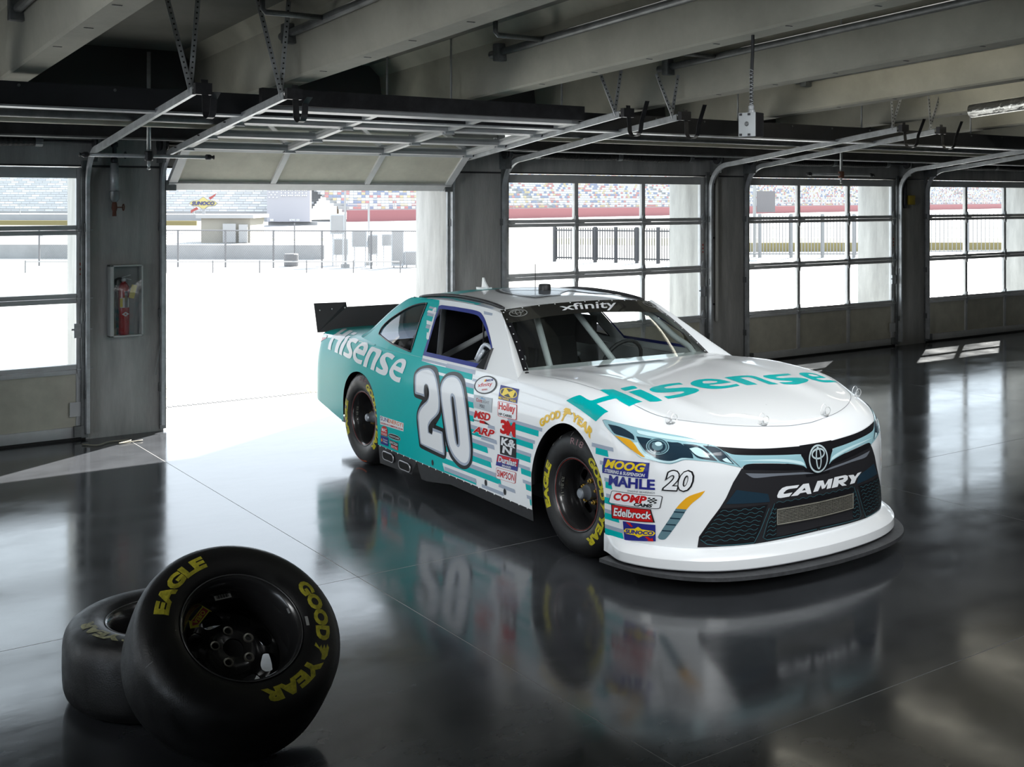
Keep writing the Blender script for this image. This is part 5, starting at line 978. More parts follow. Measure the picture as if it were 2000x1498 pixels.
rf = [(.62, -.05), (.66, -.16), (.94, -.30), (1.335, -.272), (1.30, -.015), (1.222, .034), (1.05, .24), (1.275, .30), (1.27, .50), (.98, .53), (.70, .50), (.57, .30), (.58, .1)]
d.poly([rf], vBlack, h=.05, sm=True, off=.0032)
ri = [tuple(np.array([.98, .1]) + (np.array(p) - [.98, .1]) * .93) for p in rf]; d.poly([ri], vWhite, h=.05, off=.0038)
rj = [tuple(np.array([.98, .1]) + (np.array(p) - [.98, .1]) * .88) for p in rf]; d.poly([rj], vGrayP, h=.05, off=.0044)
d.done('roof_vinyl', CAR, 'teal roof rear and black edged graphite roof number')
ROWS = {k: .6865 + .0845 * k for k in range(-6, 4)}
sl = .10
def bar(u0, u1, z0, z1, s0=0.0, s1=.35): return [(u0 + (z1 - z0) * 0, z1), (u1, z1), (u1 + (z1 - z0) * s1, z0), (u0 + (z1 - z0) * s0, z0)]
L_teal = {2: (1.10, 1.566), 1: (1.25, 1.62), 0: (1.25, 1.64), -1: (1.25, 1.65), -2: (1.25, 1.75), -3: (1.25, 1.82), -4: (1.24, 1.86), -5: (1.24, 1.97), -6: (1.28, 1.68)}
L_gray = {2: (1.22, 1.585), 1: (1.30, 1.62), 0: (1.3, 1.70), -1: (1.3, 1.70), -2: (1.3, 1.76), -3: (1.3, 1.90), -4: (1.3, 1.87), -5: (1.5, 1.93), -6: (1.28, 1.68)}
R_teal = {0: (2.08, 3.02), -1: (2.10, 3.03), -2: (2.14, 3.05), -3: (2.20, 3.07), -4: (2.25, 3.10), -5: (2.29, 3.13)}
d = Decal('B')
tl, gr, wh = [], [], []; tr_, gr_ = ([], []), ([], [])
def clip_arch(u0, u1, z0, z1):
    """keep stripe pieces off the wheel opening"""
    r = .352; c = (2.655, .40); o = []
    zm = max(min((z0 + z1) / 2, 9), 0); dz = max(0.0, min(z1, z0) - c[1])
    w = math.sqrt(max(0, r * r - dz * dz)) if dz < r else 0
    lo, hi = (2.309, 3.0) if dz == 0 else (c[0] - w - .004, c[0] + w + .006)
    if w == 0: return [(u0, u1)]
    if u0 < lo: o.append((u0, min(u1, lo)))
    if u1 > hi: o.append((max(u0, hi), u1))
    return o
for k, t in ROWS.items():
    b_ = .684 + .0845 * k
    if k in L_teal: tl.append(bar(L_teal[k][0], L_teal[k][1], max(b_, .20), b_ + .036))
    if k in L_gray: gr.append(bar(*L_gray[k], b_ + .036, b_ + .063))
    if k in R_teal:
        for a, b in clip_arch(*R_teal[k], t - .055, t - .021): tr_[a > 2.31].append(bar(a, b, t - .055, t - .021, .2 if a < 2.31 else 0, 0 if a < 2.31 else .3))
        for a, b in clip_arch(R_teal[k][0] - .03, R_teal[k][1] + .04, t - .021, t): gr_[a > 2.31].append(bar(a, b, t - .021, t, .2 if a < 2.31 else 0, 0 if a < 2.31 else .3))
gr += [bar(.88, 1.22, .895, .912), bar(1.587, 1.69, .848, .864), bar(1.83, 1.905, .590, .612), bar(1.75, 1.93, .505, .530), bar(1.95, 2.13, .245, .268), bar(1.75, 2.0, .20, .222)]
wh += [bar(.89, 1.22, .911, .917), bar(.965, 1.25, .832, .850), bar(1.27, 1.5, .243, .261, -.8)]
tl += tr_[0]; gr += gr_[0]; d.poly(tl, mTeal, h=.06, sm=False, off=.0018); d.poly(gr, vSilver, h=.06, sm=False, off=.0021); d.poly(wh, vWhite, h=.06, sm=False, off=.0016)
d.done('side_stripes', CAR, 'staggered teal and gray stripes along the flank')
d = Decal('B'); d.poly(tr_[1], mTeal, h=.06, sm=False, off=.0018); d.poly(gr_[1], vSilver, h=.06, sm=False, off=.0021); d.done('corner_stripes', CAR, 'teal and gray stripe ends ahead of the front wheel')
# ---- numbers and the big lettering
d = Decal('B'); d.poly(TR['num_black'], vBlack, off=.0030); d.poly(TR['num_gray'], vSilver, off=.0036); d.poly(TR['num_white'], vWhite, off=.0042)
d.poly(TR['num_hole_gray'], vSilver, off=.0048); d.poly(TR['num_hole_black'], vBlack, off=.0054); d.done('door_number', CAR, 'white door number 20 outlined in gray and black')
d = Decal('B'); d.poly(TR['hi_side'], vWhite, TR['hi_side_holes'], h=.012, off=.0040); d.done('rear_lettering', CAR, 'white lettering on the rear flank')
d = Decal('B'); d.poly(TR['hi_hoodH'], mTeal, off=.0016); d.done('bonnet_lettering', CAR, 'teal lettering across the bonnet')
d = Decal('H'); d.poly(TR['hi_hood'] + TR['hi_hood2'], mTeal, TR['hi_hood2_holes'], off=.0016); d.done('bonnet_lettering', CAR, 'teal lettering across the bonnet')
# ---- printed front end
def E0(p): return [(S1 + a * .0745, .6205 + b * .0745) for a, b in p]
def mir(polys): return [[(2 * S1 - a, b) for a, b in p][::-1] for p in polys]
def both(n): return TR[n] + mir(TR[n])
d = Decal('B')
d.poly(both('fascia'), vFascia, off=.0012, sm=False); d.poly(both('slot'), vBlack, off=.0018); d.poly(both('band'), vChrome, off=.0024); d.poly(both('band_light'), vChromeL, off=.0030)
d.poly([E0([(-1.7, 1.1), (1.7, 1.1), (1.6, -.2), (1.2, -1.2), (-1.2, -1.2), (-1.6, -.2)])], vBlack, off=.0016, sm=False)
d.poly(both('slot2'), vBlack, off=.0030); d.poly(both('ridge'), vGrayP, off=.0022)
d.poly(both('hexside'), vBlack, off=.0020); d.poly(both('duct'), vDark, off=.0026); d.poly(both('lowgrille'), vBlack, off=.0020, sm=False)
d.done('front_fascia_print', CAR, 'black grille print with pale chrome band')
d = Decal('B')
def zig(s0, s1, y, amp, n):
    return [(s0 + (s1 - s0) * i / n, y + (amp if i % 4 in (1, 2) else 0)) for i in range(n + 1)]
lines = []; hx = np.array(TR['hexside'][0])
for i in range(8):
    y = .252 + .0215 * i; xs = np.linspace(3.55, 4.0, 200); k = inside(np.stack([xs, np.full(200, y)], 1), hx); xs = xs[k]
    if len(xs) > 20:
        a, b = xs[0] + .012, xs[-1] - .012
        n = int((b - a) / .014); p = zig(a, b, y, .008, n); lines.append(thick(p, .0024))
lines.append(thick([(3.565, .262), (3.60, .238), (3.68, .230), (3.80, .228), (3.86, .229)], .004)); lines.append(thick([(3.862, .23), (3.90, .29), (3.955, .40)], .0035))
lines.append(thick([(4.29, .243), (4.2, .241), (4.05, .237), (3.94, .235), (3.915, .25), (3.94, .32), (3.99, .42)], .0032))
for i in range(7):
    y = .255 + .022 * i; p = zig(3.935 + .006 * i, 4.0, y, .008, 5); lines.append(thick(p, .0028))
lines.append(thick(zig(4.0, 4.30, .420, .007, 22), .002))
d.poly(lines + mir(lines), vHex, h=.1, sm=False, off=.0027); d.done('grille_lines', CAR, 'teal printed honeycomb lines')
# grille opening: flat black print stands in for the shaded duct, wire mesh over
d = Decal('B'); d.poly(both('mesh'), vBlack, off=.0024, sm=False); d.poly(both('lowdark'), vFascia, off=.0028, sm=False); d.done('grille_dark_print', CAR)
mm = MB(); mq = TR['mesh'][0]; m0 = 4.004; m1 = 2 * S1 - 4.004; zt, zb = .387, .307
for i in range(60):
    s = m0 + (m1 - m0) * (i + .5) / 60; mm.tube([tuple(_B(s, z)[0] + [.006, 0, 0]) for z in (zb, zt)], .0009, 4)
for j in range(10):
    z = zb + (zt - zb) * (j + .5) / 10; mm.tube([tuple(_B(s, z)[0] + [.008, 0, 0]) for s in np.linspace(m0, m1, 14)], .0010, 4)
fr = [(m0, zb), (m0, zt), (m1, zt), (m1, zb)]
mm.tube([tuple(_B(s, z)[0] + [.007, 0, 0]) for s, z in densify(fr, .05)], .003, 6, closed=True)
mWire = mat('galvanised_wire', (.34, .33, .28), .4, metal=.6)
o = obj('grille_mesh', mm, mWire, CAR); o['kind'] = 'stuff'
# emblem, in metres about its centre
ec = (S1, .6205); er = .0745
def E(p): return [(ec[0] + a * er, ec[1] + b * er) for a, b in p]
mEmb = mat('emblem_chrome', (.62, .76, .80), .22, metal=.25, coat=.5)
d = Decal('B'); d.poly([E(ell(0, 0, 1.10, 1.10))], vBlack, off=.0034, sm=False)
def ring(cx, cy, rx, ry, w): d.poly([E(ell(cx, cy, rx, ry))], mEmb, [E(ell(cx, cy, rx - w, ry - w))], off=.006, sm=False)
ring(0, 0, 1.0, 1.0, .13); ring(0, .36, .70, .40, .13); ring(0, .05, .30, .80, .12)
d.done('front_emblem', CAR, 'round chrome emblem of crossed ovals')
d = Decal('B'); d.poly(TR['camry'], vWhite, TR['camry_holes'], off=.0030, sm=False); d.done('nose_lettering', CAR, 'white lettering on the black nose')
for sgn in (0, 1):
    g = (lambda n: mir(TR[n])) if sgn else (lambda n: TR[n])
    d = Decal('B'); ol = [tuple(np.mean(g('head')[0], 0) + (np.array(p) - np.mean(g('head')[0], 0)) * 1.012) for p in g('head')[0]]
    d.poly([ol], vDark, off=.0010); d.poly(g('head'), vChrome, off=.0016); d.poly(g('head_dark'), vDark, off=.0026); d.poly(g('head_glint'), vChromeL, off=.0034); d.poly(g('head_amber'), vAmber, off=.0040)
    c, a, b = [np.array(p) for p in g('head_lens')[0]]; rx = abs(a[0] - c[0]); ry = abs(b[1] - c[1])
    for k, m in ((1.15, vChrome), (1.07, vDark), (.98, vLamp), (.80, vDark), (.55, vLamp)): d.poly([ell(c[0], c[1], rx * k, ry * k)], m, off=.0066 - .0022 * k, sm=False)
    d.poly([ell(c[0] + .005, c[1] + .012, rx * .35, ry * .28)], vChromeL, off=.0062, sm=False)
    d.done('headlamp_print', CAR, 'printed headlamp with amber corner')
    d = Decal('B'); d.poly(g('marker_gray'), vLamp, off=.0016); d.poly(g('marker_amber'), vAmber, off=.0018)
    mg = np.array(g('marker_gray')[0])
    for k in range(4):
        t = (k + .5) / 4.6; p = mg[0] * (1 - t) + mg[4] * t; q = mg[10] * (1 - t) + mg[7] * t; d.poly([thick([p, q], .006)], vDark, off=.0022, sm=False)
    d.done('marker_lamp_print', CAR, 'printed amber and gray marker lamp')
# ---- sponsor stickers
def sponsor(key, label, items):
    q = quadmap(TR[key][0]); d = Decal('B'); off = .0034
    for it in items:
        off += .0005
        if it[0] == 'r': _, box, m, r = it; d.poly([[q(a, b) for a, b in rrect(*box, r, asp=1.3)]], m, off=off, sm=False)
        elif it[0] == 'e': _, (cx, cy, rx, ry), m = it; d.poly([[q(a, b) for a, b in ell(cx, cy, rx, ry)]], m, off=off, sm=False)
        elif it[0] == 'p': _, pts, m = it; d.poly([[q(a, b) for a, b in pts]], m, off=off, sm=False)
        else: _, txt, box, m, bold, shear = it; d.text(txt, m, q, box, bold, shear, off=off)
    d.done('sponsor_decal', CAR, label)
F1 = (0, 0, 1, 1)
sponsor('q_xfinity', 'white oval series decal with red lettering', [('e', (.5, .5, .52, .54), vBlack), ('e', (.5, .5, .46, .47), vWhite), ('t', 'xfinity', (.15, .34, .82, .64), vRed, .02, .1), ('t', 'SERIES', (.34, .18, .60, .27), vRed, .02, 0), ('t', 'NASCAR', (.54, .68, .86, .82), vNavy, .03, .2), ('p', [(.44, .68), (.49, .68), (.53, .82), (.48, .82)], vYellow), ('p', [(.49, .68), (.54, .68), (.58, .82), (.53, .82)], vRed)])
sponsor('q_coors', 'silver gray decal with dark lettering', [('r', F1, vCoors, 0), ('t', 'Coors', (.14, .52, .46, .80), vRed, .01, .2), ('t', 'LIGHT', (.47, .54, .86, .74), vGrayP, .01, 0), ('t', 'POLE', (.34, .16, .62, .40), vGrayP, .02, 0), ('p', [(.36, .80), (.46, .94), (.52, .84), (.6, .88), (.66, .78)], vin('sky_blue_vinyl', (.15, .35, .60)))])
sponsor('q_msd', 'red lettered decal over a red and black arrow', [('t', 'MSD', (.04, .32, .98, 1.0), vRed, .03, .12), ('t', 'IGNITION', (.0, .06, .40, .18), vBlack, .02, .2), ('p', [(.42, .0), (.75, .0), (.66, .24), (.40, .24)], vRed), ('p', [(.75, .0), (1.0, .02), (.66, .24)], vBlack)])
sponsor('q_arp', 'slanted bold red three letter decal', [('t', 'ARP', (0, .10, 1, .98), vWhite, .05, .2), ('t', 'ARP', (.03, .16, .97, .93), vRed, .035, .2), ('r', (.0, 0, .98, .03), vBlack, 0)])
sponsor('q_mech', 'black decal with a yellow letter M', [('r', F1, vNavy, 0), ('e', (.5, .58, .46, .34), vYellow), ('e', (.5, .58, .42, .29), vBlack), ('t', 'M', (.16, .34, .86, .84), vYellow, .02, .15), ('t', 'MECHANIX WEAR', (.03, .04, .97, .22), vYellow, .02, 0)])
sponsor('q_holley', 'white rounded decal with red and black lettering', [('r', F1, vRed, .1), ('r', (.025, .03, .975, .97), vWhite, .09), ('t', 'Holley', (.06, .32, .94, .94), vRed, .04, 0), ('t', 'HP CARBS', (.06, .08, .76, .25), vBlack, .03, 0)])
sponsor('q_3m', 'red 3M decal', [('t', '3', (.0, .03, .46, .97), vRed, .045, 0), ('t', 'M', (.42, .03, 1, .97), vRed, .04, 0)])
sponsor('q_kn', 'black decal with white letters in two rows', [('r', F1, vBlack, 0), ('t', 'K&', (.06, .50, .96, .93), vWhite, .04, .1), ('t', 'N', (.14, .10, .78, .50), vWhite, .04, .1)])
sponsor('q_dura', 'red over blue decal with white lettering', [('r', F1, vNavy, 0), ('r', (.02, .36, .98, .96), vRed, 0), ('t', 'Duralast', (.08, .30, .94, .88), vNavy, .06, 0), ('t', 'Duralast', (.09, .34, .93, .86), vWhite, .03, 0), ('t', 'BRAKES', (.30, .06, .72, .24), vWhite, .03, 0)])
sponsor('q_simpson', 'white rounded decal with red lettering', [('r', F1, vRed, .12), ('r', (.02, .03, .98, .97), vWhite, .11), ('t', 'SIMPSON', (.06, .20, .95, .82), vRed, .02, 0)])
sponsor('q_sunenergy', 'white strip decal with blue and orange lettering', [('r', F1, vWhite, 0), ('t', 'SUN', (.02, .48, .34, .94), vNavy, .01, 0), ('t', 'ENERGY1', (.35, .48, .98, .94), vOrange, .01, 0), ('t', 'LEADERS IN COMMERCIAL SOLAR', (.02, .10, .98, .32), vRed, .01, 0)])
sponsor('q_mac', 'small red dome decal with white letters', [('p', [(0, 0), (1, 0), (1, .5)] + [(.5 + .5 * math.cos(a), .5 + .5 * math.sin(a)) for a in np.linspace(0, math.pi, 16)] + [(0, .5)], vRed), ('t', 'MAC', (.14, .40, .86, .78), vWhite, .03, 0), ('t', 'TOOLS', (.06, .08, .94, .30), vWhite, .03, 0)])
sponsor('q_freight', 'small black oval decal with white lettering', [('r', F1, vWhite, .48), ('r', (.02, .06, .98, .94), vBlack, .42), ('t', 'FREIGHTLINER', (.10, .32, .90, .66), vWhite, .02, .15)])
sponsor('q_blue', 'small navy decal with white text', [('r', F1, vNavy, 0), ('t', 'Sherwin', (.35, .55, .92, .75), vWhite, .02, 0), ('t', 'Williams', (.35, .28, .92, .48), vWhite, .02, 0), ('e', (.18, .5, .1, .2), vOrange)])
sponsor('q_lincoln', 'small black over red decal with white lettering', [('r', (0, .45, 1, 1), vBlack, 0), ('r', (.2, 0, 1, .45), vRed, 0), ('t', 'LINCOLN', (.05, .54, .95, .92), vWhite, .03, 0), ('t', 'ELECTRIC', (.26, .10, .95, .36), vWhite, .02, 0)])
sponsor('q_moog', 'navy decal with slanted yellow lettering', [('r', F1, vNavy, 0), ('t', 'MOOG', (.05, .38, .94, .94), vYellow, .04, .25), ('t', 'STEERING & SUSPENSION', (.06, .08, .94, .30), vWhite, .02, .15)])
sponsor('q_mahle', 'navy square cut lettering on white', [('t', 'MAHLE', (.02, .28, 1, 1), vNavy, .035, 0), ('t', 'ENGINE BEARINGS', (.47, .02, 1, .15), vGrayP, 0, 0)])
sponsor('q_comp', 'white framed decal with red lettering and checkers', [('r', F1, vBlack, .1), ('r', (.015, .04, .985, .96), vWhite, .08), ('t', 'COMP', (.08, .30, .74, .90), vRed, .045, .05), ('t', 'CAMS', (.53, .08, .86, .34), vBlack, .05, .1)] + [('p', [(.76 + .04 * i, .42 + .1 * j), (.80 + .04 * i, .42 + .1 * j), (.80 + .04 * i, .52 + .1 * j), (.76 + .04 * i, .52 + .1 * j)], vBlack) for i in range(4) for j in range(4) if (i + j) % 2])
sponsor('q_edel', 'red decal with white script lettering', [('p', [(.0, .04), (.02, 1), (.96, .98), (1, 0)], vBlack), ('p', [(.03, .08), (.045, .95), (.94, .93), (.965, .05)], vRed), ('t', 'Edelbrock', (.05, .22, .96, .82), vBlack, .06, .3), ('t', 'Edelbrock', (.06, .24, .95, .80), vWhite, .025, .3)])
def arrow(): return [('p', [(.12, .93), (.30, .80), (.26, .94)], vRed), ('p', [(.12, .95), (.20, .97), (.34, .78), (.28, .74)], vRed), ('p', [(.68, .26), (.76, .30), (.86, .14), (.80, .08)], vRed), ('p', [(.74, .06), (.92, .02), (.90, .22)], vRed)]
sponsor('q_sunoco', 'navy decal with a yellow diamond and red arrow', [('r', F1, vWhite, 0), ('r', (.015, .02, .985, .98), vNavy, 0)] + arrow() + [('p', [(.03, .50), (.10, .62), (.40, .68), (.5, .80), (.6, .68), (.92, .62), (.98, .50), (.92, .36), (.62, .32), (.5, .20), (.38, .32), (.10, .36)], vYellow), ('t', 'SUNOCO', (.08, .38, .93, .60), vNavy, .05, .2)])
sponsor('q_20', 'small white 20 outlined in black', [('t', '20', (0, 0, 1, 1), vBlack, .07, .15), ('t', '20', (.06, .06, .94, .94), vWhite, .03, .15)])
# tyre maker's lettering over the front arch
d = Decal('B')
def arcmap(cx, cy, r): return lambda a, b: (cx + (r + b) * math.sin(a / r), cy + (r + b) * math.cos(a / r))
am = arcmap(2.655, .385, .388)
d.text('GOOD', vGold, lambda a, b: am(a, b), (-.265, 0, -.07, .048), .05, 0, off=.003); d.text('YEAR', vGold, lambda a, b: am(a, b), (.03, 0, .235, .048), .05, 0, off=.003)
ft = [(-.062, -.012), (-.045, -.014), (-.032, .012), (-.012, .03), (.022, .03), (.028, .04), (.012, .046), (.004, .06), (-.03, .062), (-.05, .05), (-.036, .046), (-.048, .038), (-.036, .034), (-.05, .024), (-.04, .02)]
d.poly([[am(a, b) for a, b in ft]], vGold, off=.003, sm=False); d.done('arch_lettering', CAR, 'gold lettering with a winged foot over the front wheel')
d = Decal('B'); fs = 2 * S1 - 3.36
d.poly([rrect(fs + .022 * i, .585 + .024 * j, fs + .022 * (i + 1), .585 + .024 * (j + 1)) for i in range(4) for j in range(3) if (i + j) % 2], vGrayP, off=.002, sm=False); d.done('sponsor_decal', CAR, 'small checkered decal on the far front corner')
# ---- glazing
mWS = glass('lexan', (.80, .86, .84)); mQ = glass('lexan_side', (.72, .70, .78))
mm = MB().grid([[WS(t, r) for t in np.linspace(-1.0, 1.0, 25)] for r in np.linspace(0, 1, 13)]); obj('windshield', mm, mWS, CAR, smooth=True)
d = Decal('S'); d.poly([[(-1, .76), (-.9, .745), (-.55, .765), (0, .762), (.25, .742), (.6, .735), (1, .728), (1, 1.0), (-1, 1.0)]], mat('windshield_banner', (.02, .02, .018), .12, coat=1), h=.06, sm=False, off=.002)
d.poly([[(-1, 0), (-.955, 0), (-.945, .75), (-1, .78)], [(1, 0), (.955, 0), (.945, .73), (1, .76)]], vBlack, h=.06, sm=False, off=.0018)
sm = quadmap(TR['q_xbanner'][0]); d.text('xfinity', vWhite, sm, (0, .0, 1, 1), .012, 0, off=.0045)
vLogoG = vin('gray_banner_print', (.22, .23, .22))
for cx, cy in ((-.835, .897), (.905, .905)):
    for ex, ey, rx, ry, w in ((0, 0, .098, .070, .012), (0, .022, .066, .030, .011), (0, .003, .030, .056, .010)):
        d.poly([ell(cx + ex, cy + ey, rx, ry)], vLogoG, [ell(cx + ex, cy + ey, rx - w, ry - w)], off=.0045, sm=False)
d.done('windshield_banner', CAR, 'dark banner with white lettering across the windshield top')
rv = MB()
for t in (-.99, .99):
    for k in range(8): rv.lathe([(.006, 0), (.005, .003), (0, .004)], Matrix.Translation(WS(t * .985, .04 + .13 * k)) @ Matrix.Rotation(.64, 4, 'Y'), 8)
for k in range(11): rv.lathe([(.006, 0), (.005, .003), (0, .004)], Matrix.Translation(WS(-.95 + .19 * k, .985)) @ Matrix.Rotation(.64, 4, 'Y'), 8)
mRivet = mat('bright_rivet', (.75, .77, .78), .3, metal=.6); o = obj('rivets', rv, mRivet, CAR, smooth=True); o['kind'] = 'stuff'
for sg in (-1, 1):
    V, F = fill([QUART], h=.06); P = G_(V[:, 0], V[:, 1]) * [1, 1, 1] + [0, .006, 0]; P[:, 1] *= -sg
    mm = MB().add(P, F); obj('quarter_window', mm, mQ, CAR, smooth=True)
    mm = MB(); mm.tube([np.array(G_(*p)) * [1, -sg, 1] for p in densify(QUART, .05)], .007, 6, closed=True); obj('window_seal', mm, vBlack, CAR, smooth=True)
    # blue taped frame round the door opening
    ins = [tuple(np.array([1.2, 1.10]) + (np.array(p) - [1.2, 1.10]) * np.array([.94, .85])) for p in DOOR_WIN]
    fn = lambda a, b: G_(a, b) * [1, -sg, 1]
    V, F = fill([[(a, b) for a, b in DOOR_WIN]], [ins], .05); P = G_(V[:, 0], V[:, 1]) + [0, -.002, 0]; P[:, 1] *= -sg
    obj('door_window_frame', MB().add(P, F), mat('blue_tape', (.02, .035, .24), .35) if sg < 0 else bpy.data.materials['blue_tape'], CAR)
    fr = MB(); fr.prism([np.array(G_(a, b)) * [1, -sg, 1] for a, b in ((1.60, .935), (1.695, .935), (1.655, 1.06))], (0, 0, 0), (0, .02 * sg, 0)); obj('frame_gusset', fr, vBlack, CAR)
mm = MB().grid([[RW_B(t) + (RW_T(t) - RW_B(t)) * r + np.array([-.03, 0, .03]) * math.sin(math.pi * r) for t in np.linspace(-1, 1, 9)] for r in np.linspace(0, 1, 7)]); obj('rear_window', mm, mQ, CAR, smooth=True)
# ---- roof rails, camera pod, aerial, fin
for sg in (-1, 1):
    mm = MB(); mm.tube([(u, sg * (.605 - .012 * math.sin(math.pi * (u - .29) / 1.17)), float(R_(u, .60)[2]) + .006 + .012 * math.sin(math.pi * (u - .28) / 1.2)) for u in np.linspace(.29, 1.455, 24)], [.010] + [.013] * 22 + [.009], 10)
    obj('roof_rail', mm, mBlackMatte, CAR, smooth=True)
mm = MB(); mm.lathe([(.045, 0), (.046, .01), (.046, .045), (.040, .055), (0, .057)], Matrix.Translation((.99, .055, 1.343)), 24); obj('roof_camera_pod', mm, mBlackMatte, CAR, angle=.6)
mm = MB(); mm.tube([(.60, .24, 1.34), (.60, .24, 1.52)], .003, 6); obj('aerial', mm, mBlackMatte, CAR)
mm = MB(); mm.prism([(.46, -.16, 1.335), (.56, -.16, 1.345), (.50, -.16, 1.40), (.485, -.16, 1.425), (.475, -.16, 1.425)], (0, -.006, 0), (0, .006, 0)); mm.box(.44, -.20, 1.335, .54, -.12, 1.352); obj('roof_fin', mm, mPaint, CAR)
# ---- spoiler, splitter, skirts, exhaust
mm = MB(); mm.prism([(-1.0, -.875, .905), (-1.0, .875, .905), (-1.03, .895, 1.150), (-1.03, .60, 1.146), (-1.03, .592, 1.105), (-1.03, -.592, 1.105), (-1.03, -.60, 1.146), (-1.03, -.895, 1.150)], (0, 0, 0), (-.008, 0, 0)); sp = obj('rear_spoiler', mm, mat('spoiler_black', (.03, .03, .033), .42), CAR)
mm = MB()
for v, z in ((-.85, 1.09), (-.74, 1.095), (-.62, 1.10), (.85, 1.09), (.62, 1.10)): mm.lathe([(.008, 0), (.006, .004), (0, .005)], Matrix.Translation((-1.012, v, z)) @ Matrix.Rotation(math.radians(90), 4, 'Y'), 10)
obj('bolts', mm, mRivet, sp, smooth=True)
sl_ = [(3.03, -.90)] + [tuple(_plan(s) + plan_n(s) * (.080 + .052 * float(sstep(3.05, 3.7, s)))) for s in np.linspace(3.04, S1, 40)]
sl_ = sl_ + [(a, -b) for a, b in sl_[::-1][1:]]
mm = MB(); mm.prism([(a, b, .085) for a, b in sl_], (0, 0, 0), (0, 0, .020)); obj('splitter', mm, mat('splitter_composite', (.05, .052, .056), .5, nscale=25, namt=.35), CAR)
for sg in (-1, 1):
    sk = [(.294, .212), (1.3, .20), (2.311, .188), (2.311, .115), (1.34, .13), (1.0, .082), (.93, .082), (.90, .14), (.886, .195), (.81, .119), (.79, .085), (.294, .07)]
    V, F = fill([sk], h=.08); P = W_(V[:, 0], V[:, 1]) + [0, .004, 0]; P[:, 1] *= -sg; mm = MB().add(P, F); so = obj('side_skirt', mm, mBlackMatte, CAR)
    if sg < 0 or True:
        for (a, b, zc) in ((.37, .54, .148), (.62, .79, .128)):
            rr = rrect(a, zc - .030, b, zc + .030, .028, 5); mm = MB(); ring_ = [np.array(W_(x, z)) * [1, -sg, 1] + [0, .004 * sg, 0] for x, z in rr]
            mm.tube(ring_, .006, 6, closed=True); obj('exhaust_rim', mm, mat('exhaust_steel', (.35, .35, .36), .35, metal=.9) if 'exhaust_steel' not in bpy.data.materials else bpy.data.materials['exhaust_steel'], so, smooth=True)
            mm = MB(); mm.prism([p + np.array([0, .003 * sg, 0]) for p in ring_], (0, 0, 0), (0, .001 * sg, 0)); obj('exhaust_mouth', mm, mat('mouth_black', (.004, .004, .004), .9) if 'mouth_black' not in bpy.data.materials else bpy.data.materials['mouth_black'], so)  # flat black sheet fills the pipe mouth
rv = MB()
for sg in (-1, 1):
    for k in range(22):
        u = .33 + .092 * k; p = W_(u, .205 - .0108 * (u - .3)) * [1, -sg, 1]; rv.lathe([(.006, 0), (.005, .003), (0, .004)], Matrix.Translation(p) @ Matrix.Rotation(math.radians(-90 * sg), 4, 'X'), 8)
o = obj('skirt_rivets', rv, mRivet, CAR, smooth=True); o['kind'] = 'stuff'
d = Decal('B')
for u, z in ((1.12, .205 + .03), (1.80, .24), (2.02, .23)): d.poly([ell(u, z, .014, .02, 20)], vBlack, off=.0032, sm=False)
d.done('jack_point_holes', CAR)
# bonnet seam and pins
d = Decal('H')
seam = cr([(2.0, -.80), (2.4, -.82), (2.8, -.815), (3.08, -.79), (3.25, -.72), (3.38, -.56), (3.47, -.35), (3.515, -.12), (3.52, 0)], 6); seam = seam + [(a, -b) for a, b in seam[::-1][1:]]
d.poly([thick(seam, .0035)], vGrayP, h=.2, sm=False, off=.001); d.poly([thick(cr([(2.06, -.76), (2.12, -.4), (2.13, 0), (2.12, .4), (2.06, .76)], 6), .006)], vGrayP, h=.2, sm=False, off=.001)
d.poly([[(2.04, -.30), (2.10, -.30), (2.11, .25), (2.05, .25)]], vBlack, sm=False, off=.0012); d.done('bonnet_seam', CAR)
for u, v in ((3.285, -.735), (3.475, -.245), (3.475, .245), (3.285, .735)):
    z = float(H_(u, v)[0, 2]); mm = MB(); mm.lathe([(.024, 0), (.024, .003), (.006, .004), (.006, .022), (0, .024)], Matrix.Translation((u, v, z)), 16)
    mm.tube([(u + .0, v + .004 + .022 * math.cos(a) + .02, z + .022 + .022 * math.sin(a)) for a in np.linspace(0, 2 * math.pi, 18)[:-1]], .0022, 6, closed=True)
    mm.tube([(u, v - .02 + .0 * a, z + .005) if a == 0 else (u - .006, v + .030 * math.cos(a), z + .004 + .058 * math.sin(a)) for a in np.linspace(math.pi, 0, 10)], .0010, 4)
    obj('bonnet_pin', mm, mRivet, CAR, angle=.6)
mm = MB().lathe([(.014, 0), (.012, .012), (0, .016)], Matrix.Translation((2.02, -.80, .938)), 12); obj('cowl_fastener', mm, vBlack, CAR)
# tail lamp at the rear corner
for g in (0, 1):
    d = Decal('B'); a, b = s_of_u(-1.085), s_of_u(-.80); f = (lambda p: [(2 * S1 - x, y) for x, y in p]) if g else (lambda p: p)
    d.poly([f([(a - .06, .90), (a, .79), (a + .06, .78), (b - .02, .87), (b, .885), (b - .03, .905)])], vRed, off=.0026); d.poly([f([(a - .06, .895), (a + .05, .86), (b, .885), (b - .03, .903)])], vChromeL, off=.0032); d.done('tail_lamp_print', CAR, 'red and clear printed tail lamp')
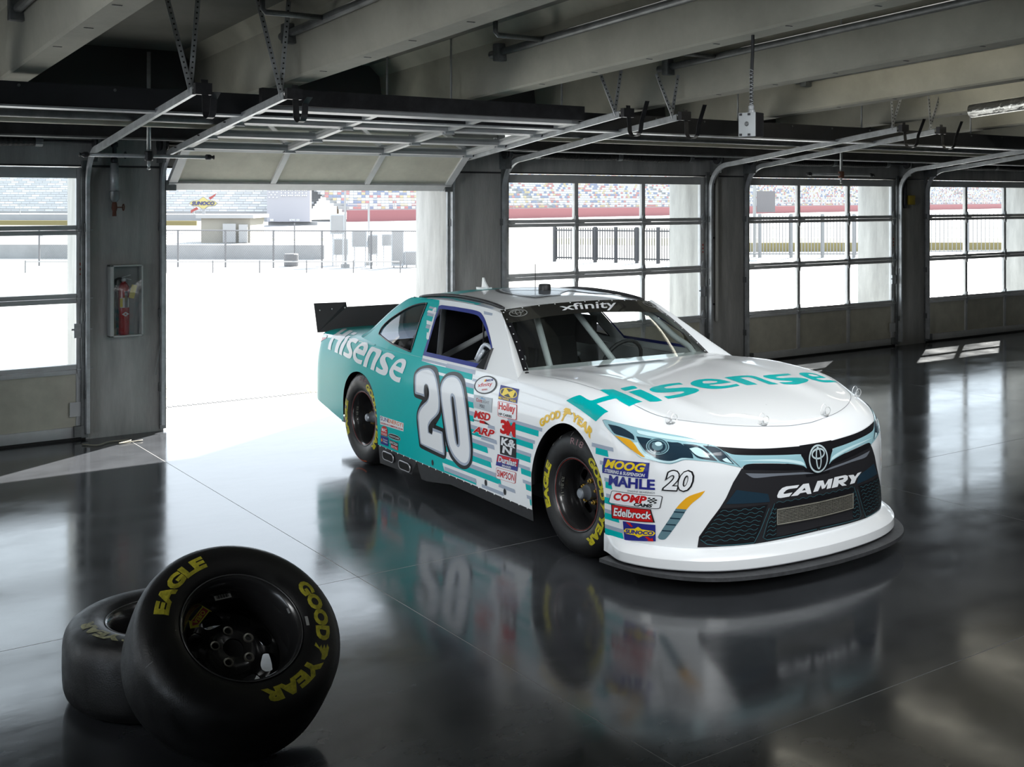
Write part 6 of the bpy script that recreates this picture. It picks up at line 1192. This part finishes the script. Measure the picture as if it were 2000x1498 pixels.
# ---- cabin: floor, dash, seat, roll cage
mCage = mat('cage_gray_paint', (.38, .40, .41), .4); mIn = mat('cabin_dark', (.02, .02, .022), .6)
cab = MB(); cab.box(-.9, -.70, .16, 3.2, .70, .20); cab.box(2.0, -.70, .2, 2.05, .70, .86); cab.box(-.40, -.70, .2, -.36, .70, .90); cab.prism([(.10, -.72, .2), (.14, -.72, .2), (.36, -.55, 1.26), (.32, -.55, 1.26)], (0, 0, 0), (0, 1.35, 0)); obj('floor_pan', cab, mIn, CAR)
mm = MB(); mm.prism([(1.78, -.76, .70), (2.0, -.76, .70), (2.0, -.76, .90), (1.92, -.76, .915), (1.80, -.76, .86)], (0, 0, 0), (0, 1.52, 0)); obj('dashboard', mm, mat('dash_black', (.03, .035, .038), .45), CAR)
for sg in (-1, 1):
    mm = MB(); mm.box(.7, sg * .80 - .02, .2, 1.95, sg * .80 + .02, .90); obj('door_inner_panel', mm, mat('door_gray', (.30, .31, .32), .5) if 'door_gray' not in bpy.data.materials else bpy.data.materials['door_gray'], CAR)
def bars(name, plist, r=.022):
    for p in plist: mm = MB().tube(p, r, 10); obj(name, mm, mCage, CAR, smooth=True)
for sg in (-1, 1):
    bars('cage_bar', [cr([(1.90, sg * .72, .25), (1.90, sg * .72, .88), (1.70, sg * .68, 1.05), (1.42, sg * .58, 1.24), (1.0, sg * .54, 1.29), (.55, sg * .54, 1.285)], 5), [(.55, sg * .54, 1.285), (.62, sg * .70, .25)], [(.55, sg * .5, 1.28), (-.2, sg * .55, .75)]])
bars('cage_bar', [[(1.42, -.58, 1.245), (1.42, .58, 1.245)], [(.55, -.54, 1.285), (.55, .54, 1.285)], [(.60, -.66, .80), (.60, .66, .80)], [(.58, -.6, .85), (.55, .5, 1.27)], [(1.44, -.34, 1.25), (1.86, -.50, .90)], [(1.43, .0, 1.25), (1.90, .02, .90)]])
mm = MB(); mm.prism([(.72, .14, .40), (1.25, .14, .38), (1.25, .14, .30), (.66, .14, .26), (.50, .14, 1.0), (.56, .14, 1.16), (.66, .14, 1.14), (.64, .14, .95)], (0, 0, 0), (0, .46, 0)); mm.box(.55, .10, .9, .86, .15, 1.12); mm.box(.55, .59, .9, .86, .64, 1.12); obj('race_seat', mm, mIn, CAR)
mm = MB(); mm.tube([(1.50 + .07 * math.sin(a), .37 + .17 * math.cos(a), .86 + .16 * math.sin(a)) for a in np.linspace(0, 2 * math.pi, 25)[:-1]], .014, 8, closed=True); obj('steering_wheel', mm, mIn, CAR, smooth=True)
mm = MB(); mm.tube([(1.19, -.60, 1.25), (1.19, -.60, .98)], .006, 6); obj('cabin_cable', mm, vBlack, CAR)
mm = MB(); P = [(1.38, -.80, .95), (1.64, -.80, .95), (1.62, -.74, 1.05), (1.42, -.72, 1.09)]; mm.prism(P, (0, 0, 0), (0, .006, 0)); obj('window_vent_plate', mm, glass('clear_plastic', (.85, .88, .90)), CAR)
mm = MB(); mm.tube(cr([(1.40, -.79, .955), (1.47, -.765, 1.06), (1.60, -.77, 1.02), (1.62, -.79, .96)], 4), .014, 8); mm.tube([(1.45, -.81, .95), (1.50, -.79, 1.03)], .012, 8); obj('window_vent_duct', mm, mat('clear_duct', (.55, .60, .66), .15, coat=1), CAR, smooth=True)
# wheel wells close the arches off from daylight
for u0, u1 in ((-.36, .34), (2.27, 3.02)):
    for sg in (-1, 1):
        c = (u0 + u1) / 2; r = (u1 - u0) / 2 + .02; mm = MB(); g = []
        for y in (.50, .945):
            g.append([(c + r * math.cos(a), sg * y, .40 + (r + .02) * math.sin(a)) for a in np.linspace(-.2, math.pi + .2, 20)])
        mm.grid(g); mm.add([(u0, sg * .5, .1), (u1, sg * .5, .1), (u1, sg * .5, .80), (u0, sg * .5, .80)], [(0, 1, 2, 3)]); obj('wheel_well', mm, mIn, CAR, smooth=True)
mm = MB(); mm.box(2.05, -.55, .13, 3.45, .55, .55); obj('engine_bay', mm, mIn, CAR)

# ------------------------------------------------------------------ wheels
mTyre = mat('tyre_rubber', (.0065, .0065, .007), .48, nscale=14, namt=.35, bump=.08, bscale=180, rough_var=.10)
mTread = mTyre
mRim = mat('wheel_black', (.020, .020, .021), .26, coat=.5); mGold = mat('gold_lug', (.50, .32, .06), .35, metal=.6); mChalk = mat('chalk_pink', (.50, .32, .34), .9); mStamp = mat('stamped_gray', (.30, .31, .26), .7); mPin = mat('red_pinstripe', (.30, .02, .015), .4); mRimL = mat('rim_edge', (.16, .16, .165), .3, metal=.6); mLug = mat('lug_steel', (.35, .34, .30), .4, metal=.8); mTyreYShade = mat('tyre_shaded_yellow_paint', (.55, .50, .04), .6, nscale=40, namt=.4); mTyreY = mat('tyre_yellow_paint', (.58, .52, .02), .5, nscale=40, namt=.35); mTyreY2 = mat('tyre_worn_yellow_paint', (.26, .25, .13), .6, nscale=60, namt=.5)
TP = [(.198, .100), (.203, .118), (.213, .130), (.235, .140), (.265, .145), (.295, .142), (.318, .134), (.334, .122), (.345, .106), (.3515, .085), (.3545, .055), (.3555, 0)]
_tz = lin([p[0] for p in TP], [p[1] for p in TP])
RP = [(.165, -.10), (.170, .03), (.176, .07), (.184, .098), (.190, .112), (.198, .124), (.205, .128), (.207, .124), (.203, .114), (.192, .10), (.182, .07), (.176, .03), (.175, -.11), (.198, -.125)]
def wheel(parent, hub, gy0, eg0, worn=False, marks=True, lit=True):
    """parts in a frame whose z axis points out of the face we see"""
    w = bpy.data.objects.new('wheel', None); COL.objects.link(w)
    if parent: w.parent = parent
    mb = MB(); mb.lathe(TP + [(r, -h) for r, h in TP[::-1][1:]], None, 72, cap=False); ty = obj('tire', mb, mTyre, w, angle=.9, smooth=True)
    mb = MB(); mb.lathe(RP, None, 56, cap=False); rm = obj('rim', mb, mRim, w, angle=.5, smooth=True)
    zf = lambda r: np.interp(r, [.0, .045, .05, .082, .095, .125, .155, .176], [.008, .008, .012, .012, -.004, -.018, -.012, -.027])
    outer = ell(0, 0, .175, .175, 48); holes = [[(.128 * math.cos(a) + x * math.cos(a) - y * math.sin(a), .128 * math.sin(a) + x * math.sin(a) + y * math.cos(a)) for x, y in rrect(-.024, -.037, .024, .037, .022, 3)] for a in np.arange(8) * math.pi / 4 + .2]
    lugs = [ell(.0635 * math.cos(a), .0635 * math.sin(a), .011, .011, 12) for a in np.arange(5) * 2 * math.pi / 5 + .3]
    V, F = fill([outer], holes + ([ell(0, 0, .036, .036, 20)] + lugs if not hub else []), .018); P = np.stack([V[:, 0], V[:, 1], zf(np.hypot(V[:, 0], V[:, 1]))], 1)
    F2 = [f if np.cross(P[f[1]] - P[f[0]], P[f[2]] - P[f[0]])[2] > 0 else f[::-1] for f in F]
    mb = MB().add(P, F2); mb.add(P - [0, 0, .006], [f[::-1] for f in F2]); obj('wheel_disc', mb, mRim, w, angle=.8, smooth=True)
    for a in np.arange(5) * 2 * math.pi / 5 + .3:
        M = Matrix.Translation((.0635 * math.cos(a),   .0635 * math.sin(a), .012)); mb = MB()
        if hub: mb.lathe([(.014, 0), (.014, .018), (.009, .02), (.008, .03), (0, .031)], M, 6)
        else: mb.lathe([(.011, -.004), (.012, .003), (.017, .004), (.019, 0)], M, 14, cap=False)
        obj('lug_nut' if hub else 'lug_seat', mb, mGold if hub else mLug, w)
    if hub:
        mb = MB().lathe([(.044, .0), (.044, .05), (.032, .07), (.030, .095), (.024, .102), (0, .104)], None, 20); obj('hub_cap', mb, mat('hub_gray', (.30, .33, .37), .4, metal=.5) if 'hub_gray' not in bpy.data.materials else bpy.data.materials['hub_gray'], w, angle=.5)
    if parent: ty = rm = w                          # on the car the wheel is itself a part: keep to three levels
    # lettering moulded in yellow, feet towards the centre, read clockwise
    def ring_text(txt, a0, a1, m, r0=.247, hgt=.050, bold=.06, w2=None):
        V, F = text2d(txt, 1, bold); lo, hi = V.min(0), V.max(0); V0, F0 = text2d(txt, 1, 0); F = F + [tuple(i + len(V) for i in f) for f in F0]; V = (np.concatenate([V, V0]) - lo) / (hi - lo); V, F = split_long(V, F, .03)
        th = np.radians(a0 + (a1 - a0) * V[:, 0]); r = r0 + hgt * V[:, 1]; P = np.stack([r * np.cos(th), r * np.sin(th), _tz(r) + .0012], 1)
        F = [f if np.cross(P[f[1]] - P[f[0]], P[f[2]] - P[f[0]])[2] > 0 else f[::-1] for f in F]; return MB().add(P, F)
    mY = mTyreY2 if worn else (mTyreY if hub else mTyreYShade)  # loose wheels take a yellow dimmed in colour for the shade around them
    dk = mat('moulded_blue', (.012, .012, .045), .5) if 'moulded_blue' not in bpy.data.materials else bpy.data.materials['moulded_blue']
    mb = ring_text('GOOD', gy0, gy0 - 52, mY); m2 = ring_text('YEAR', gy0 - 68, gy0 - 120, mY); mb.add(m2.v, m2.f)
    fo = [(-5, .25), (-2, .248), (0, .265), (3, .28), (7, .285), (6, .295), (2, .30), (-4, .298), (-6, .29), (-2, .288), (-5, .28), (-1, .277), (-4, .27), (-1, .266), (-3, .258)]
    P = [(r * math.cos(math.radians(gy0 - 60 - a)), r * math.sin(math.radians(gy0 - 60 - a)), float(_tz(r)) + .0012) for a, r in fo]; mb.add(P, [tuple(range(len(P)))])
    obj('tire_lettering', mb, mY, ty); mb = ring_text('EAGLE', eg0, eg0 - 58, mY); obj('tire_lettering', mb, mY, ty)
    mb = MB()
    for a in (gy0 + 20, gy0 + 40, gy0 + 60, gy0 + 75, eg0 + 30): 
        t = math.radians(a); mb.tube([(r * math.cos(t), r * math.sin(t), float(_tz(r)) + .0004) for r in (.325, .335, .345)], .0008, 4)
    obj('chalk_ticks', mb, mat('chalk', (.45, .45, .45), .9) if 'chalk' not in bpy.data.materials else bpy.data.materials['chalk'], ty)
    mb = MB(); mb.tube([(.2055 * math.cos(q), .2055 * math.sin(q), .1275) for q in np.linspace(0, 2 * math.pi, 65)[:-1]], .0022, 6, closed=True); obj('rim_edge', mb, mRimL, rm, smooth=True)
    if hub:
        mb = MB(); mb.tube([(.1985 * math.cos(q), .1985 * math.sin(q), .1262) for q in np.linspace(0, 2 * math.pi, 65)[:-1]], .0014, 5, closed=True); obj('pinstripe', mb, mPin, rm, smooth=True)
        mb = ring_text('11-18-20', 196, 160, mStamp, .177, .015, .01); mb.v = [(x * .985, y * .985, .098 if math.hypot(x, y) > .18 else .086) for x, y, z in mb.v]; obj('date_stamp', mb, mStamp, rm)
        mb = ring_text('R18', 96, 74, mChalk, .285, .034, .0); obj('chalk_mark', mb, mChalk, ty); mb = ring_text('OK', 158, 149, mChalk, .262, .026, .0); obj('chalk_mark', mb, mStamp, ty)
        q0 = math.radians(100); mb = MB().cbox((.158 * math.cos(q0), .158 * math.sin(q0), .02), (.05, .026, .002), Matrix.Rotation(q0 - 1.57, 3, 'Z')); obj('wheel_sticker', mb, mTyreY, rm)
    return w
for u, name in ((0, 'rear'), (2.70, 'front')):
    for sg in (-1, 1):
        w = wheel(CAR, True, 58 if u else 72, 207 if u else 215)
        w.location = (u, sg * (.800 if u else .812), .355); w.rotation_euler = (math.radians(90), 0, 0) if sg < 0 else (math.radians(90), 0, math.radians(180))
        if u == 0 and sg < 0:
            ta = np.radians(np.linspace(-112, -78, 14)); P = [[(r * math.cos(t), r * math.sin(t), float(_tz(r)) + .0015) for r in (.318, .326)] for t in ta]; obj('paint_mark', MB().grid(P), mat('orange_paint_mark', (.75, .12, .03), .5), w)
        w['label'] = 'black steel wheel with yellow lettered slick tire'
# ------------------------------------------------------------------ the two loose wheels in the foreground
def loose(name, label, loc, rot, worn, gy, eg):
    root = thing(name, label, 'wheel', loc); root.rotation_mode = 'XYZ'; root.rotation_euler = rot
    w = wheel(None, False, gy, eg, worn)
    for ch in [c for c in bpy.data.objects if c.parent == w]: ch.parent = root
    bpy.data.objects.remove(w); return root
az, el = math.radians(-86.0), math.radians(52.8)
nrm3 = Vector((math.cos(az) * math.cos(el), math.sin(az) * math.cos(el), math.sin(el)))
xax = Vector((0, 0, 1)).cross(nrm3).normalized(); yax = nrm3.cross(xax)
Mr = Matrix((xax, yax, nrm3)).transposed()
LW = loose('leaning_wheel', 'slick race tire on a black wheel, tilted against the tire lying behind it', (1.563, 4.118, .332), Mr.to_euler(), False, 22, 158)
mSt = mat('sticker_yellow', (.60, .55, .03), .5); mStR = mat('sticker_red', (.35, .02, .02), .5)
zin = .072
def in_wheel(pts, z, m, nm, par): obj(nm, MB().add([(x, y, z) for x, y in pts], [tuple(range(len(pts)))]), m, par)
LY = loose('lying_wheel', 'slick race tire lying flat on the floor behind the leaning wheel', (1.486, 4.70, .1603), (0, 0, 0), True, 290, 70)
LW.scale = LY.scale = (1.105,) * 3
a = math.radians(128); u = Vector((math.cos(a), math.sin(a))); v = Vector((-u.y, u.x))
def spt(p, q): r = u * (.150 + q) + v * p; return (r.x, r.y)
in_wheel([spt(*p) for p in ((.055, .0), (.03, .022), (.03, .015), (-.04, .015), (-.045, .022), (-.045, -.022), (-.04, -.015), (.03, -.015), (.03, -.022))], .05, mSt, 'aero_sticker', LW)
in_wheel([spt(*p) for p in ((.042, 0), (.026, .011), (-.04, .011), (-.04, -.011), (.026, -.011))], .0505, mStR, 'aero_sticker', LW)
V, F = text2d('AERO', 1, .03); lo, hi = V.min(0), V.max(0); V = (V - (lo + hi) / 2) / (hi - lo) * [.06, .016]
obj('sticker_print', MB().add([(*spt(-p[0], -p[1]), .051) for p in V], F), mSt, LW)
in_wheel([(.005 + x, .172 + y - abs(x) * .2) for x, y in ((-.03, -.010), (.03, -.010), (.03, .010), (-.03, .010))], .066, bpy.data.materials['label_white'], 'barcode_label', LW)
mb = MB()
for k in range(14): mb.box(-.018 + .0032 * k, .160, .0665, -.0165 + .0032 * k + .0008 * (k % 3), .176, .0668)
o = obj('barcode_print', mb, mRubber, LW); o['kind'] = 'stuff'
in_wheel([(.178, .012), (.186, .012), (.186, .032), (.178, .032)], .114, mGalv, 'balance_weight', LW)
for r_, ang, sz in ((.225, -12, .016),):
    t = math.radians(ang); in_wheel([((r_ + x) * math.cos(t) - y * math.sin(t), (r_ + x) * math.sin(t) + y * math.cos(t)) for x, y in ((-.008, -.018), (.008, -.018), (.008, .018), (-.008, .018))], float(_tz(r_)) + .0015, bpy.data.materials['label_white'], 'serial_label', LW)
